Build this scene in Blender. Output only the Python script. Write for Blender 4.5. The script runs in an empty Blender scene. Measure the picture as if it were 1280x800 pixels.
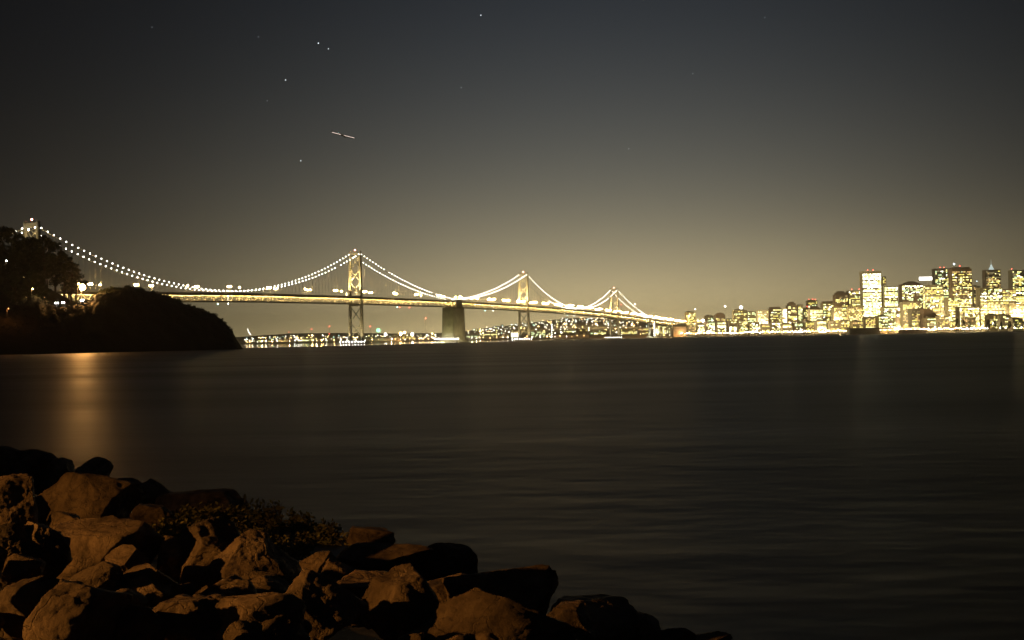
import bpy, math, random
from mathutils import Vector, Matrix, noise

# ------------------------------------------------------------------ camera, sky, exposure
scene = bpy.context.scene
F = 1450.0                       # focal length in pixels of a 1280 wide frame
CAM = Vector((0.0, 0.0, 4.0))    # eye four metres above the water
PITCH = math.atan(23.5 / F)
ROLL = math.radians(0.95)
fwd = Vector((0, math.cos(PITCH), math.sin(PITCH)))
up0 = Vector((0, -math.sin(PITCH), math.cos(PITCH)))
rt0 = Vector((1, 0, 0))
right = rt0 * math.cos(ROLL) - up0 * math.sin(ROLL)
upv = up0 * math.cos(ROLL) + rt0 * math.sin(ROLL)
cd = bpy.data.cameras.new("camera")
cam = bpy.data.objects.new("camera", cd)
scene.collection.objects.link(cam)
m = Matrix((right, upv, -fwd)).transposed().to_4x4()
m.translation = CAM
cam.matrix_world = m
cd.sensor_width = 36.0
cd.lens = 36.0 * F / 1280.0
cd.clip_start = 0.1
cd.clip_end = 90000.0
scene.camera = cam

world = bpy.data.worlds.new("World")
scene.world = world
world.use_nodes = True
wn, wl = world.node_tree.nodes, world.node_tree.links
wn.clear()


def wmath(op, a, b=None, c=None):
    n = wn.new("ShaderNodeMath"); n.operation = op
    for i, v in enumerate((a, b, c)):
        if v is None: continue
        if isinstance(v, (int, float)): n.inputs[i].default_value = v
        else: wl.new(v, n.inputs[i])
    return n.outputs[0]


wtc = wn.new("ShaderNodeTexCoord")
wsep = wn.new("ShaderNodeSeparateXYZ"); wl.new(wtc.outputs["Generated"], wsep.inputs[0])
dx, dy, dz = wsep.outputs
GLOW_AZ = 0.08                                    # the city glow is strongest over the far shore
az = wmath("SUBTRACT", wmath("ARCTAN2", dx, dy), GLOW_AZ)
el = wmath("MAXIMUM", dz, 0.0)
spread = wmath("EXPONENT", wmath("MULTIPLY", wmath("POWER", wmath("DIVIDE", wmath("ABSOLUTE", az), 0.315), 2.0), -1.0))
wcb = wn.new("ShaderNodeCombineXYZ")
for i_, (amp, sc_, base_) in enumerate(((0.59, 0.088, 0.0035), (0.485, 0.099, 0.0040), (0.285, 0.132, 0.0050))):
    lo_ = wmath("MULTIPLY", wmath("EXPONENT", wmath("DIVIDE", el, -0.032)), (0.92, 0.70, 0.27)[i_])
    e_ = wmath("MULTIPLY_ADD", wmath("EXPONENT", wmath("DIVIDE", el, -sc_)), amp, lo_)
    e_ = wmath("MULTIPLY", e_, spread)
    wl.new(wmath("ADD", e_, base_), wcb.inputs[i_])


def wadd(a, b):
    n = wn.new("ShaderNodeVectorMath"); n.operation = "ADD"
    wl.new(a, n.inputs[0]); wl.new(b, n.inputs[1])
    return n.outputs[0]


sky = wn.new("ShaderNodeTexSky")
sky.sky_type = "NISHITA"; sky.sun_disc = False
sky.sun_elevation = math.radians(-5.0); sky.sun_rotation = math.radians(30.0)
skys = wn.new("ShaderNodeVectorMath"); skys.operation = "SCALE"
wl.new(sky.outputs[0], skys.inputs[0]); skys.inputs["Scale"].default_value = 0.004
tot = wadd(wcb.outputs[0], skys.outputs[0])
wbg = wn.new("ShaderNodeBackground"); wbg.inputs[1].default_value = 1.0
wl.new(tot, wbg.inputs[0])
wo = wn.new("ShaderNodeOutputWorld"); wl.new(wbg.outputs[0], wo.inputs[0])

scene.view_settings.view_transform = "Standard"
scene.view_settings.look = "None"
scene.view_settings.exposure = 0.0
scene.view_settings.gamma = 1.0
scene.render.engine = "CYCLES"
cy = scene.cycles
cy.max_bounces = 5; cy.diffuse_bounces = 2; cy.glossy_bounces = 3; cy.transparent_max_bounces = 6
cy.volume_bounces = 0
cy.sample_clamp_indirect = 1.5
cy.caustics_reflective = False; cy.caustics_refractive = False
cy.use_light_tree = True
try:
    cy.use_denoising = True
    cy.denoiser = "OPENIMAGEDENOISE"
    cy.denoising_input_passes = "RGB_ALBEDO_NORMAL"
except Exception:
    pass

# ------------------------------------------------------------------ helpers


def ray(px, py):
    return fwd * F + right * (px - 640.0) - upv * (py - 400.0)


def at(px, py, D):
    r = ray(px, py)
    return CAM + r * (D / r.y)


def to_px(p):
    d = p - CAM
    k = F / d.dot(fwd)
    return 640 + d.dot(right) * k, 400 - d.dot(upv) * k


def at_z(px, z, D):
    """world point at depth D and height z seen in pixel column px"""
    py = 420.0
    for _ in range(4):
        p = at(px, py, D)
        py -= (z - p.z) * F / D
    p = at(px, py, D)
    p.z = z
    return p


class MB:
    def __init__(s):
        s.v = []; s.f = []; s.m = []; s.smooth = False

    def add(s, vs, fs, mi=0):
        o = len(s.v)
        s.v += [tuple(x) for x in vs]
        s.f += [tuple(i + o for i in f) for f in fs]
        s.m += [mi] * len(fs)

    def frame(s, c, ax, ay, az_, mi=0, taper=1.0):
        """box centred at c with half axes ax, ay, az_ (taper scales the top)"""
        c = Vector(c)
        vs = []
        for k, t in ((-1, 1.0), (1, taper)):
            for i, j in ((-1, -1), (1, -1), (1, 1), (-1, 1)):
                vs.append(c + ax * i * t + ay * j * t + az_ * k)
        s.add(vs, [(0, 3, 2, 1), (4, 5, 6, 7), (0, 1, 5, 4), (1, 2, 6, 5), (2, 3, 7, 6), (3, 0, 4, 7)], mi)

    def box(s, c, sx, sy, sz, rot=0.0, mi=0, taper=1.0):
        ca, sa = math.cos(rot), math.sin(rot)
        s.frame(c, Vector((ca, sa, 0)) * sx / 2, Vector((-sa, ca, 0)) * sy / 2, Vector((0, 0, sz / 2)), mi, taper)

    def bar(s, p, q, w, h=None, mi=0, side=None):
        p, q = Vector(p), Vector(q)
        d = q - p
        if d.length < 1e-6: return
        h = h or w
        u = Vector((0, 0, 1)) if abs(d.normalized().z) < 0.95 else (side or Vector((0, 1, 0)))
        a = d.cross(u).normalized(); b = a.cross(d).normalized()
        s.frame((p + q) / 2, a * w / 2, b * h / 2, d / 2, mi)

    def tube(s, pts, r, n=6, mi=0, r2=None):
        pts = [Vector(p) for p in pts]
        rings = []
        for i, p in enumerate(pts):
            d = (pts[min(i + 1, len(pts) - 1)] - pts[max(i - 1, 0)]).normalized()
            u = Vector((0, 0, 1)) if abs(d.z) < 0.9 else Vector((0, 1, 0))
            a = d.cross(u).normalized(); b = a.cross(d)
            rr = r if r2 is None else r + (r2 - r) * i / max(1, len(pts) - 1)
            rings.append([p + (a * math.cos(t) + b * math.sin(t)) * rr for t in [2 * math.pi * k / n for k in range(n)]])
        vs = [v for rg in rings for v in rg]
        fs = []
        for i in range(len(pts) - 1):
            for k in range(n):
                k2 = (k + 1) % n
                fs.append((i * n + k, i * n + k2, (i + 1) * n + k2, (i + 1) * n + k))
        fs.append(tuple(range(n - 1, -1, -1)))
        fs.append(tuple((len(pts) - 1) * n + k for k in range(n)))
        s.add(vs, fs, mi)

    def ball(s, c, r, seg=8, rings=5, mi=0, sz=1.0):
        c = Vector(c); vs = [c + Vector((0, 0, r * sz))]
        for i in range(1, rings):
            t = math.pi * i / rings
            for k in range(seg):
                a = 2 * math.pi * k / seg
                vs.append(c + Vector((r * math.sin(t) * math.cos(a), r * math.sin(t) * math.sin(a), r * sz * math.cos(t))))
        vs.append(c - Vector((0, 0, r * sz)))
        fs = [(0, 1 + k, 1 + (k + 1) % seg) for k in range(seg)]
        for i in range(rings - 2):
            for k in range(seg):
                a = 1 + i * seg; b = a + seg; k2 = (k + 1) % seg
                fs.append((a + k, b + k, b + k2, a + k2))
        L = len(vs) - 1; a = 1 + (rings - 2) * seg
        fs += [(L, a + (k + 1) % seg, a + k) for k in range(seg)]
        s.add(vs, fs, mi)

    def mesh(s, name, mats, smooth=False):
        me = bpy.data.meshes.new(name)
        me.from_pydata(s.v, [], s.f)
        for x in (mats if isinstance(mats, (list, tuple)) else [mats]): me.materials.append(x)
        if any(s.m): me.polygons.foreach_set("material_index", s.m)
        if smooth or s.smooth: me.polygons.foreach_set("use_smooth", [True] * len(me.polygons))
        me.update()
        return me

    def build(s, name, mats, parent=None, smooth=False, loc=None):
        return link(name, s.mesh(name, mats, smooth), parent, loc)


def link(name, data, parent=None, loc=None, rotz=0.0):
    o = bpy.data.objects.new(name, data)
    scene.collection.objects.link(o)
    if parent: o.parent = parent
    if loc is not None: o.location = loc
    if rotz: o.rotation_euler = (0, 0, rotz)
    return o


def tag(o, label, cat, group=None, kind=None):
    o["label"] = label; o["category"] = cat
    if group: o["group"] = group
    if kind: o["kind"] = kind
    return o


def thing(name, label, cat, loc=(0, 0, 0), rotz=0.0, group=None):
    return tag(link(name, None, None, loc, rotz), label, cat, group)


def struct(o, kind="structure"):
    o["kind"] = kind
    return o


def lamp_in(parent, name, loc, power, col, radius=1.0, spot=None, aim=None, blend=0.6):
    ld = bpy.data.lights.new(name, "SPOT" if spot else "POINT")
    ld.energy = power; ld.color = col; ld.shadow_soft_size = radius
    if spot: ld.spot_size = spot; ld.spot_blend = blend
    o = bpy.data.objects.new(name, ld); scene.collection.objects.link(o)
    o.location = loc
    if aim is not None:
        o.rotation_euler = (Vector(aim) - Vector(loc)).to_track_quat("-Z", "Y").to_euler()
    if parent: o.parent = parent
    return o


ONES = ["", "first", "second", "third", "fourth", "fifth", "sixth", "seventh", "eighth", "ninth", "tenth",
        "eleventh", "twelfth", "thirteenth", "fourteenth", "fifteenth", "sixteenth", "seventeenth", "eighteenth",
        "nineteenth"]
TENS = {2: "twent", 3: "thirt", 4: "fort", 5: "fift", 6: "sixt", 7: "sevent", 8: "eight", 9: "ninet"}


def nth(n):
    if n < 20: return ONES[n]
    t, u = divmod(n, 10)
    if t >= 10: return "hundred and " + nth(n - 100) if n > 100 else "hundredth"
    return TENS[t] + ("ieth" if u == 0 else "y-" + ONES[u])


# ------------------------------------------------------------------ materials
MATS = {}


def nodes_of(name):
    mt = bpy.data.materials.new(name); mt.use_nodes = True
    nt = mt.node_tree
    return mt, nt, nt.nodes["Principled BSDF"]


def rough_mat(name, c1, c2, scale=1.0, rough=0.85, bump=0.3, dist=0.05, detail=8.0, metallic=0.0, obj_space=True):
    mt, nt, b = nodes_of(name)
    tc = nt.nodes.new("ShaderNodeTexCoord")
    n1 = nt.nodes.new("ShaderNodeTexNoise"); n1.inputs["Scale"].default_value = scale; n1.inputs["Detail"].default_value = detail
    nt.links.new(tc.outputs["Object"], n1.inputs["Vector"])
    cr = nt.nodes.new("ShaderNodeValToRGB")
    cr.color_ramp.elements[0].position = 0.32; cr.color_ramp.elements[0].color = (*c1, 1)
    cr.color_ramp.elements[1].position = 0.68; cr.color_ramp.elements[1].color = (*c2, 1)
    nt.links.new(n1.outputs[0], cr.inputs[0]); nt.links.new(cr.outputs[0], b.inputs["Base Color"])
    b.inputs["Roughness"].default_value = rough; b.inputs["Metallic"].default_value = metallic
    if bump:
        n2 = nt.nodes.new("ShaderNodeTexNoise"); n2.inputs["Scale"].default_value = scale * 4; n2.inputs["Detail"].default_value = 10
        nt.links.new(tc.outputs["Object"], n2.inputs["Vector"])
        bp = nt.nodes.new("ShaderNodeBump"); bp.inputs["Strength"].default_value = bump; bp.inputs["Distance"].default_value = dist
        nt.links.new(n2.outputs[0], bp.inputs["Height"]); nt.links.new(bp.outputs[0], b.inputs["Normal"])
    MATS[name] = mt
    return mt


def emit_mat(name, col, strength, sample="AUTO"):
    mt, nt, b = nodes_of(name)
    b.inputs["Base Color"].default_value = (0.6, 0.6, 0.55, 1)
    b.inputs["Emission Color"].default_value = (*col, 1)
    b.inputs["Emission Strength"].default_value = strength
    try: mt.cycles.emission_sampling = sample
    except Exception: pass
    MATS[name] = mt
    return mt


STEEL = rough_mat("painted_steel", (0.27, 0.27, 0.22), (0.36, 0.35, 0.29), 0.35, 0.55, 0.1, 0.02)
DARKSTEEL = rough_mat("truss_steel", (0.34, 0.31, 0.24), (0.42, 0.39, 0.31), 0.3, 0.6, 0.1, 0.02)
CONC = rough_mat("concrete", (0.30, 0.28, 0.22), (0.42, 0.39, 0.31), 0.08, 0.9, 0.3, 0.2)
ROADM = rough_mat("deck_asphalt", (0.04, 0.04, 0.04), (0.06, 0.06, 0.055), 0.5, 0.9, 0.1, 0.02)
SCRUB = rough_mat("scrub_soil", (0.035, 0.032, 0.015), (0.065, 0.055, 0.028), 0.06, 0.95, 0.6, 1.0)
BARK = rough_mat("bark", (0.06, 0.045, 0.03), (0.12, 0.09, 0.06), 1.5, 0.95, 0.5, 0.05)
LAND = rough_mat("city_land", (0.10, 0.09, 0.06), (0.18, 0.16, 0.11), 0.01, 0.95, 0.2, 1.0)
HILLM = rough_mat("far_hill_ground", (0.16, 0.14, 0.08), (0.26, 0.23, 0.14), 0.004, 0.95, 0.2, 2.0)

E_CABLE = emit_mat("cable_bulb_light", (1.0, 0.95, 0.82), 20.0)
E_DECK = emit_mat("deck_lamp_light", (1.0, 0.64, 0.24), 420.0)
E_TRUSS = emit_mat("lower_deck_tube_light", (1.0, 0.68, 0.24), 340.0)
E_RED = emit_mat("red_beacon_light", (1.0, 0.10, 0.06), 14.0)
E_REDW = emit_mat("red_beacon_core_light", (1.0, 0.35, 0.25), 25.0)
E_TEAL = emit_mat("teal_navigation_light", (0.45, 1.0, 0.9), 12.0)
E_WHITE = emit_mat("white_flood_light", (1.0, 0.98, 0.92), 30.0)
E_SOD = emit_mat("sodium_light", (1.0, 0.56, 0.19), 90.0)
E_ORANGE = emit_mat("orange_flood_light", (1.0, 0.60, 0.22), 14.0)
E_GREENF = emit_mat("green_flood_light", (0.30, 1.0, 0.52), 2.6)
W_MATS = [emit_mat("window_light_pale_yellow", (1.0, 0.92, 0.34), 3.8, "NONE"),
          emit_mat("window_light_yellow", (1.0, 0.84, 0.18), 2.4, "NONE"),
          emit_mat("window_light_amber", (1.0, 0.62, 0.20), 1.5, "NONE"),
          emit_mat("window_light_greenish", (0.74, 1.0, 0.50), 2.7, "NONE"),
          emit_mat("window_light_white", (1.0, 0.97, 0.72), 8.0, "NONE"),
          emit_mat("window_light_dim", (1.0, 0.82, 0.40), 0.45, "NONE")]


def leaf_mat(name, c1, c2):
    mt, nt, b = nodes_of(name)
    oi = nt.nodes.new("ShaderNodeTexCoord")
    n = nt.nodes.new("ShaderNodeTexNoise"); n.inputs["Scale"].default_value = 2.0
    nt.links.new(oi.outputs["Object"], n.inputs["Vector"])
    cr = nt.nodes.new("ShaderNodeValToRGB")
    cr.color_ramp.elements[0].position = 0.35; cr.color_ramp.elements[0].color = (*c1, 1)
    cr.color_ramp.elements[1].position = 0.65; cr.color_ramp.elements[1].color = (*c2, 1)
    nt.links.new(n.outputs[0], cr.inputs[0]); nt.links.new(cr.outputs[0], b.inputs["Base Color"])
    b.inputs["Roughness"].default_value = 0.6
    return mt


LEAF = leaf_mat("tree_foliage", (0.035, 0.045, 0.018), (0.07, 0.08, 0.03))
SHRUBM = leaf_mat("shrub_foliage", (0.12, 0.13, 0.04), (0.22, 0.20, 0.08))


def rock_mat():
    mt, nt, b = nodes_of("riprap_rock")
    L = nt.links
    tc = nt.nodes.new("ShaderNodeTexCoord")
    oi = nt.nodes.new("ShaderNodeObjectInfo")
    off = nt.nodes.new("ShaderNodeVectorMath"); off.operation = "SCALE"; off.inputs[0].default_value = (37, 71, 23)
    L.new(oi.outputs["Random"], off.inputs["Scale"])
    ad = nt.nodes.new("ShaderNodeVectorMath"); ad.operation = "ADD"
    L.new(tc.outputs["Object"], ad.inputs[0]); L.new(off.outputs[0], ad.inputs[1])
    n1 = nt.nodes.new("ShaderNodeTexNoise"); n1.inputs["Scale"].default_value = 2.4; n1.inputs["Detail"].default_value = 9; n1.inputs["Roughness"].default_value = 0.65
    L.new(ad.outputs[0], n1.inputs["Vector"])
    cr = nt.nodes.new("ShaderNodeValToRGB")
    e = cr.color_ramp.elements
    e[0].position = 0.34; e[0].color = (0.045, 0.034, 0.026, 1)
    e[1].position = 0.68; e[1].color = (0.36, 0.28, 0.20, 1)
    x = e.new(0.5); x.color = (0.20, 0.15, 0.105, 1)
    L.new(n1.outputs[0], cr.inputs[0])
    vc = nt.nodes.new("ShaderNodeTexVoronoi"); vc.feature = "DISTANCE_TO_EDGE"; vc.inputs["Scale"].default_value = 2.6
    nw = nt.nodes.new("ShaderNodeTexNoise"); nw.inputs["Scale"].default_value = 3.0; nw.inputs["Detail"].default_value = 5
    L.new(ad.outputs[0], nw.inputs["Vector"])
    mx = nt.nodes.new("ShaderNodeVectorMath"); mx.operation = "MULTIPLY_ADD"; mx.inputs[1].default_value = (0.7, 0.7, 0.7)
    L.new(nw.outputs["Color"], mx.inputs[0]); L.new(ad.outputs[0], mx.inputs[2]); L.new(mx.outputs[0], vc.inputs["Vector"])
    crk = nt.nodes.new("ShaderNodeMapRange"); crk.inputs[1].default_value = 0.0; crk.inputs[2].default_value = 0.03
    L.new(vc.outputs["Distance"], crk.inputs[0])
    n2 = nt.nodes.new("ShaderNodeTexNoise"); n2.inputs["Scale"].default_value = 7; n2.inputs["Detail"].default_value = 14; n2.inputs["Roughness"].default_value = 0.75
    L.new(ad.outputs[0], n2.inputs["Vector"])
    hm = nt.nodes.new("ShaderNodeMath"); hm.operation = "MULTIPLY_ADD"; hm.inputs[1].default_value = 0.22
    L.new(crk.outputs[0], hm.inputs[0]); L.new(n2.outputs[0], hm.inputs[2])
    bp = nt.nodes.new("ShaderNodeBump"); bp.inputs["Strength"].default_value = 1.0; bp.inputs["Distance"].default_value = 0.075
    L.new(hm.outputs[0], bp.inputs["Height"]); L.new(bp.outputs[0], b.inputs["Normal"])
    hue = nt.nodes.new("ShaderNodeHueSaturation")
    vr = nt.nodes.new("ShaderNodeMapRange"); vr.inputs[3].default_value = 0.6; vr.inputs[4].default_value = 1.25
    L.new(oi.outputs["Random"], vr.inputs[0]); L.new(vr.outputs[0], hue.inputs["Value"])
    L.new(cr.outputs[0], hue.inputs["Color"]); L.new(hue.outputs[0], b.inputs["Base Color"])
    b.inputs["Roughness"].default_value = 0.78
    return mt


ROCK = rock_mat()


def water_mat():
    mt, nt, b = nodes_of("bay_water")
    L = nt.links
    b.inputs["Base Color"].default_value = (0.004, 0.005, 0.004, 1)
    b.inputs["IOR"].default_value = 1.33
    b.inputs["Specular IOR Level"].default_value = 0.30
    tc = nt.nodes.new("ShaderNodeTexCoord")
    mp = nt.nodes.new("ShaderNodeMapping"); mp.inputs["Scale"].default_value = (0.30, 0.55, 1.0)
    mp.inputs["Rotation"].default_value = (0, 0, 0.12)
    L.new(tc.outputs["Object"], mp.inputs["Vector"])
    n1 = nt.nodes.new("ShaderNodeTexNoise"); n1.inputs["Scale"].default_value = 0.8; n1.inputs["Detail"].default_value = 2.5; n1.inputs["Roughness"].default_value = 0.6
    L.new(mp.outputs[0], n1.inputs["Vector"])
    mp2 = nt.nodes.new("ShaderNodeMapping"); mp2.inputs["Scale"].default_value = (0.010, 0.045, 1.0)
    L.new(tc.outputs["Object"], mp2.inputs["Vector"])
    n2 = nt.nodes.new("ShaderNodeTexNoise"); n2.inputs["Scale"].default_value = 1.0; n2.inputs["Detail"].default_value = 4
    L.new(mp2.outputs[0], n2.inputs["Vector"])
    mr = nt.nodes.new("ShaderNodeMapRange"); mr.inputs[1].default_value = 0.3; mr.inputs[2].default_value = 0.7
    mr.inputs[3].default_value = 0.40; mr.inputs[4].default_value = 0.50
    L.new(n2.outputs[0], mr.inputs[0])
    # wind line: the water past it, in the lee of the south shore, lies calm
    sp = nt.nodes.new("ShaderNodeSeparateXYZ"); L.new(tc.outputs["Object"], sp.inputs[0])

    def mth(op, a, b_=None, c_=None):
        q = nt.nodes.new("ShaderNodeMath"); q.operation = op
        for i, v in enumerate((a, b_, c_)):
            if v is None: continue
            if isinstance(v, (int, float)): q.inputs[i].default_value = v
            else: L.new(v, q.inputs[i])
        return q.outputs[0]
    ln = mth("SUBTRACT", mth("MULTIPLY_ADD", sp.outputs[1], 0.149, -326.0), sp.outputs[0])
    calm = nt.nodes.new("ShaderNodeMapRange"); calm.interpolation_type = "SMOOTHSTEP"
    calm.inputs[1].default_value = -15; calm.inputs[2].default_value = 20; L.new(ln, calm.inputs[0])
    far_ = nt.nodes.new("ShaderNodeMapRange"); far_.interpolation_type = "SMOOTHSTEP"
    far_.inputs[1].default_value = 850; far_.inputs[2].default_value = 1100; L.new(sp.outputs[1], far_.inputs[0])
    cm = mth("MULTIPLY", calm.outputs[0], far_.outputs[0])
    L.new(mth("ADD", mth("MULTIPLY", mr.outputs[0], mth("SUBTRACT", 1.0, cm)), mth("MULTIPLY", cm, 0.04)), b.inputs["Roughness"])
    ad = nt.nodes.new("ShaderNodeMath"); ad.operation = "MULTIPLY_ADD"; ad.inputs[1].default_value = 2.5
    L.new(n2.outputs[0], ad.inputs[0]); L.new(n1.outputs[0], ad.inputs[2])
    bp = nt.nodes.new("ShaderNodeBump"); bp.inputs["Strength"].default_value = 0.5; bp.inputs["Distance"].default_value = 0.18
    L.new(ad.outputs[0], bp.inputs["Height"]); L.new(bp.outputs[0], b.inputs["Normal"])
    L.new(mth("MULTIPLY_ADD", cm, -0.24, 0.24), bp.inputs["Strength"])
    L.new(mth("MULTIPLY_ADD", cm, 0.30, 0.46), b.inputs["Specular IOR Level"])
    return mt


WATER = water_mat()

# ------------------------------------------------------------------ water and far land
w = MB()
w.add([(-10500, -300, 0), (10500, -300, 0), (10500, 12800, 0), (-10500, 12800, 0)], [(0, 1, 2, 3)])
struct(w.build("water", WATER))


def lerp_tab(tab, x):
    if x <= tab[0][0]: return tab[0][1]
    for (a, b), (c, d) in zip(tab, tab[1:]):
        if x <= c:
            return b + (d - b) * (x - a) / (c - a)
    return tab[-1][1]


SHORE = [(-400, 4100), (300, 4200), (560, 4450), (690, 4100), (815, 3850), (1060, 3200), (1280, 2800), (1700, 2500)]


def shore(px): return lerp_tab(SHORE, px)


# the flat city land: a low sheet with a quay edge, following the shoreline
g = MB()
cols = list(range(-400, 1720, 20))
prev = None
for i, px in enumerate(cols):
    d = shore(px)
    for (zz, dd) in ((-3.0, d), (2.2, d + 2), (3.0, d + 40), (3.0, 12500)):
        q = at_z(px, zz, dd); g.v.append(tuple(q))
n = 4
for i in range(len(cols) - 1):
    for k in range(3):
        a = i * n + k
        g.f.append((a, a + n, a + n + 1, a + 1)); g.m.append(0)
struct(g.build("city_land", LAND))

# hills behind the south shore
HILL = [(240, 424), (300, 421), (360, 417), (420, 416), (500, 417), (560, 416), (610, 410), (650, 405), (690, 400), (725, 397),
        (760, 398), (800, 402), (850, 404), (900, 402), (960, 408), (1050, 412), (1150, 410), (1300, 412)]
HILL_D0, HILL_D1 = 4900.0, 6900.0


def hill_pt(px, v):
    yt = lerp_tab(HILL, px)
    ztop = at(px, yt, HILL_D1).z
    D = HILL_D0 + (HILL_D1 - HILL_D0) * v
    z = 3.0 + (ztop - 3.0) * (v ** 0.85) + 4.0 * noise.noise(Vector((px * 0.03, v * 4, 0))) * min(1, v * 3)
    return at_z(px, z, D)


h = MB(); NV = 12
cols = list(range(200, 1320, 10))
for px in cols:
    for k in range(NV + 1):
        h.v.append(tuple(hill_pt(px, k / NV)))
    q = at_z(px, 0, HILL_D1 + 1200); h.v.append(tuple(q))
n = NV + 2
for i in range(len(cols) - 1):
    for k in range(NV + 1):
        a = i * n + k
        h.f.append((a, a + n, a + n + 1, a + 1)); h.m.append(0)
struct(h.build("far_hills", HILLM, smooth=True))

# ------------------------------------------------------------------ the near headland and wooded hill
HEAD = [(-260, 372), (-100, 376), (0, 379), (25, 377), (45, 371), (66, 381), (84, 383), (100, 379), (112, 377), (120, 368), (132, 363.5), (142, 361),
        (165, 360), (178, 363), (190, 366), (205, 371), (222, 376), (240, 384), (258, 389), (272, 396), (283, 406), (291, 415), (296, 425), (304, 436.4)]
WLINE = [(-260, 560), (0, 612), (100, 640), (160, 680), (303, 790)]


def head_pt(px, v):
    Dw = lerp_tab(WLINE, px)
    top = lerp_tab(HEAD, px)
    hgt = max(0.0, at(px, top, Dw + 60).z)
    depth = 14 + min(95, hgt * 2.2)
    D = Dw + depth * v
    ztop = max(0.0, at(px, top, Dw + depth).z)
    z = -0.6 + (ztop + 0.6) * math.sin(v * math.pi / 2) ** 0.85
    nz = noise.fractal(Vector((px * 0.11, v * 6.0, 3.0)), 0.9, 2.1, 5)
    z += nz * min(1.4, ztop * 0.08) * math.sin(min(1, v * 1.6) * math.pi / 2)
    return at_z(px, z, D)


hd = MB(); NV = 36
cols = [-260 + 2.0 * i for i in range(283)]
for px in cols:
    for k in range(NV + 1): hd.v.append(tuple(head_pt(px, k / NV)))
    e = Vector(hd.v[-1])
    for (dd, s_) in ((25, 0.93), (60, 0.6), (110, -0.05)):
        q = Vector((e.x * (1 + dd / e.y), e.y + dd, max(-1, e.z * s_ - (0.5 if s_ < 0 else 0))))
        hd.v.append(tuple(q))
n = NV + 4
for i in range(len(cols) - 1):
    for k in range(NV + 3):
        a = i * n + k
        hd.f.append((a, a + n, a + n + 1, a + 1)); hd.m.append(0)
struct(hd.build("headland_terrain", SCRUB, smooth=True))

WOOD = [(-300, 322), (-100, 330), (0, 342), (40, 350), (60, 360), (78, 370), (96, 379), (112, 386), (130, 392), (160, 400)]


def wood_pt(px, v):
    D = 800 + 110 * v
    ztop = at(px, lerp_tab(WOOD, px), 910).z
    z = 22 + (ztop - 22) * (math.sin(v * math.pi / 2))
    return at_z(px, z, D)


wd = MB(); NV = 12
cols = [-300 + 10 * i for i in range(47)]
for px in cols:
    for k in range(NV + 1): wd.v.append(tuple(wood_pt(px, k / NV)))
    q = at_z(px, 0, 1080); wd.v.append(tuple(q))
n = NV + 2
for i in range(len(cols) - 1):
    for k in range(NV + 1):
        a = i * n + k
        wd.f.append((a, a + n, a + n + 1, a + 1)); wd.m.append(0)
struct(wd.build("wooded_hill_terrain", SCRUB, smooth=True))


def crown_mesh(seed, R, H, clumps, leaves, leaf, mat, name="crown", base=0.25):
    """leaf clumps through a crown volume of radius R and height H"""
    rnd = random.Random(seed); mb = MB()
    for c in range(clumps):
        t = rnd.random()
        zc = H * (base + (1 - base) * t)
        rr = R * (1 - 0.75 * t ** 2.2) * math.sqrt(rnd.random()) * 0.95
        a = rnd.random() * 6.283
        cc = Vector((rr * math.cos(a), rr * math.sin(a), zc))
        cr = R * rnd.uniform(0.18, 0.38)
        for i in range(leaves):
            d = Vector((rnd.gauss(0, 1), rnd.gauss(0, 1), rnd.gauss(0, 0.75))).normalized() * cr * rnd.uniform(0.35, 1.0)
            p = cc + d
            u = Vector((rnd.gauss(0, 1), rnd.gauss(0, 1), rnd.gauss(0, 1))).normalized()
            v = u.orthogonal().normalized()
            s = leaf * rnd.uniform(0.6, 1.4)
            mb.add([p - u * s, p - v * s * 0.5, p + u * s, p + v * s * 0.5], [(0, 1, 2, 3)])
    return mb.mesh(name, mat)


def trunk_mesh(seed, H, r):
    rnd = random.Random(seed); mb = MB()
    top = Vector((rnd.uniform(-.06, .06) * H, rnd.uniform(-.06, .06) * H, H * 0.72))
    mb.tube([(0, 0, -1.5), (top.x * .3, top.y * .3, H * 0.3), top], r, 7, 0, r * 0.35)
    for k in range(6):
        a = rnd.random() * 6.28; t = rnd.uniform(0.3, 0.68)
        p = Vector((top.x * t, top.y * t, H * t))
        q = p + Vector((math.cos(a), math.sin(a), 0.9)) * H * 0.17
        mb.tube([p, (p + q) / 2 + Vector((0, 0, 0.02 * H)), q], r * 0.4, 5, 0, r * 0.12)
    return mb.mesh("trunk", BARK)


TREE_SRC = []
for s in range(4):
    TREE_SRC.append((crown_mesh(20 + s, 6.2, 20, 34, 46, 0.62, LEAF, base=0.28), trunk_mesh(40 + s, 20, 0.45)))


def tree(name, label, loc, height, group=None, src=0, wide=1.0, rot=0.0):
    t = thing(name, label, "tree", loc, rot, group)
    k = height / 20.0
    for nm, me in (("crown", TREE_SRC[src][0]), ("trunk", TREE_SRC[src][1])):
        o = link(nm, me, t); o.scale = (k * wide, k * wide, k)
    return t


rnd = random.Random(5)
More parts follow.
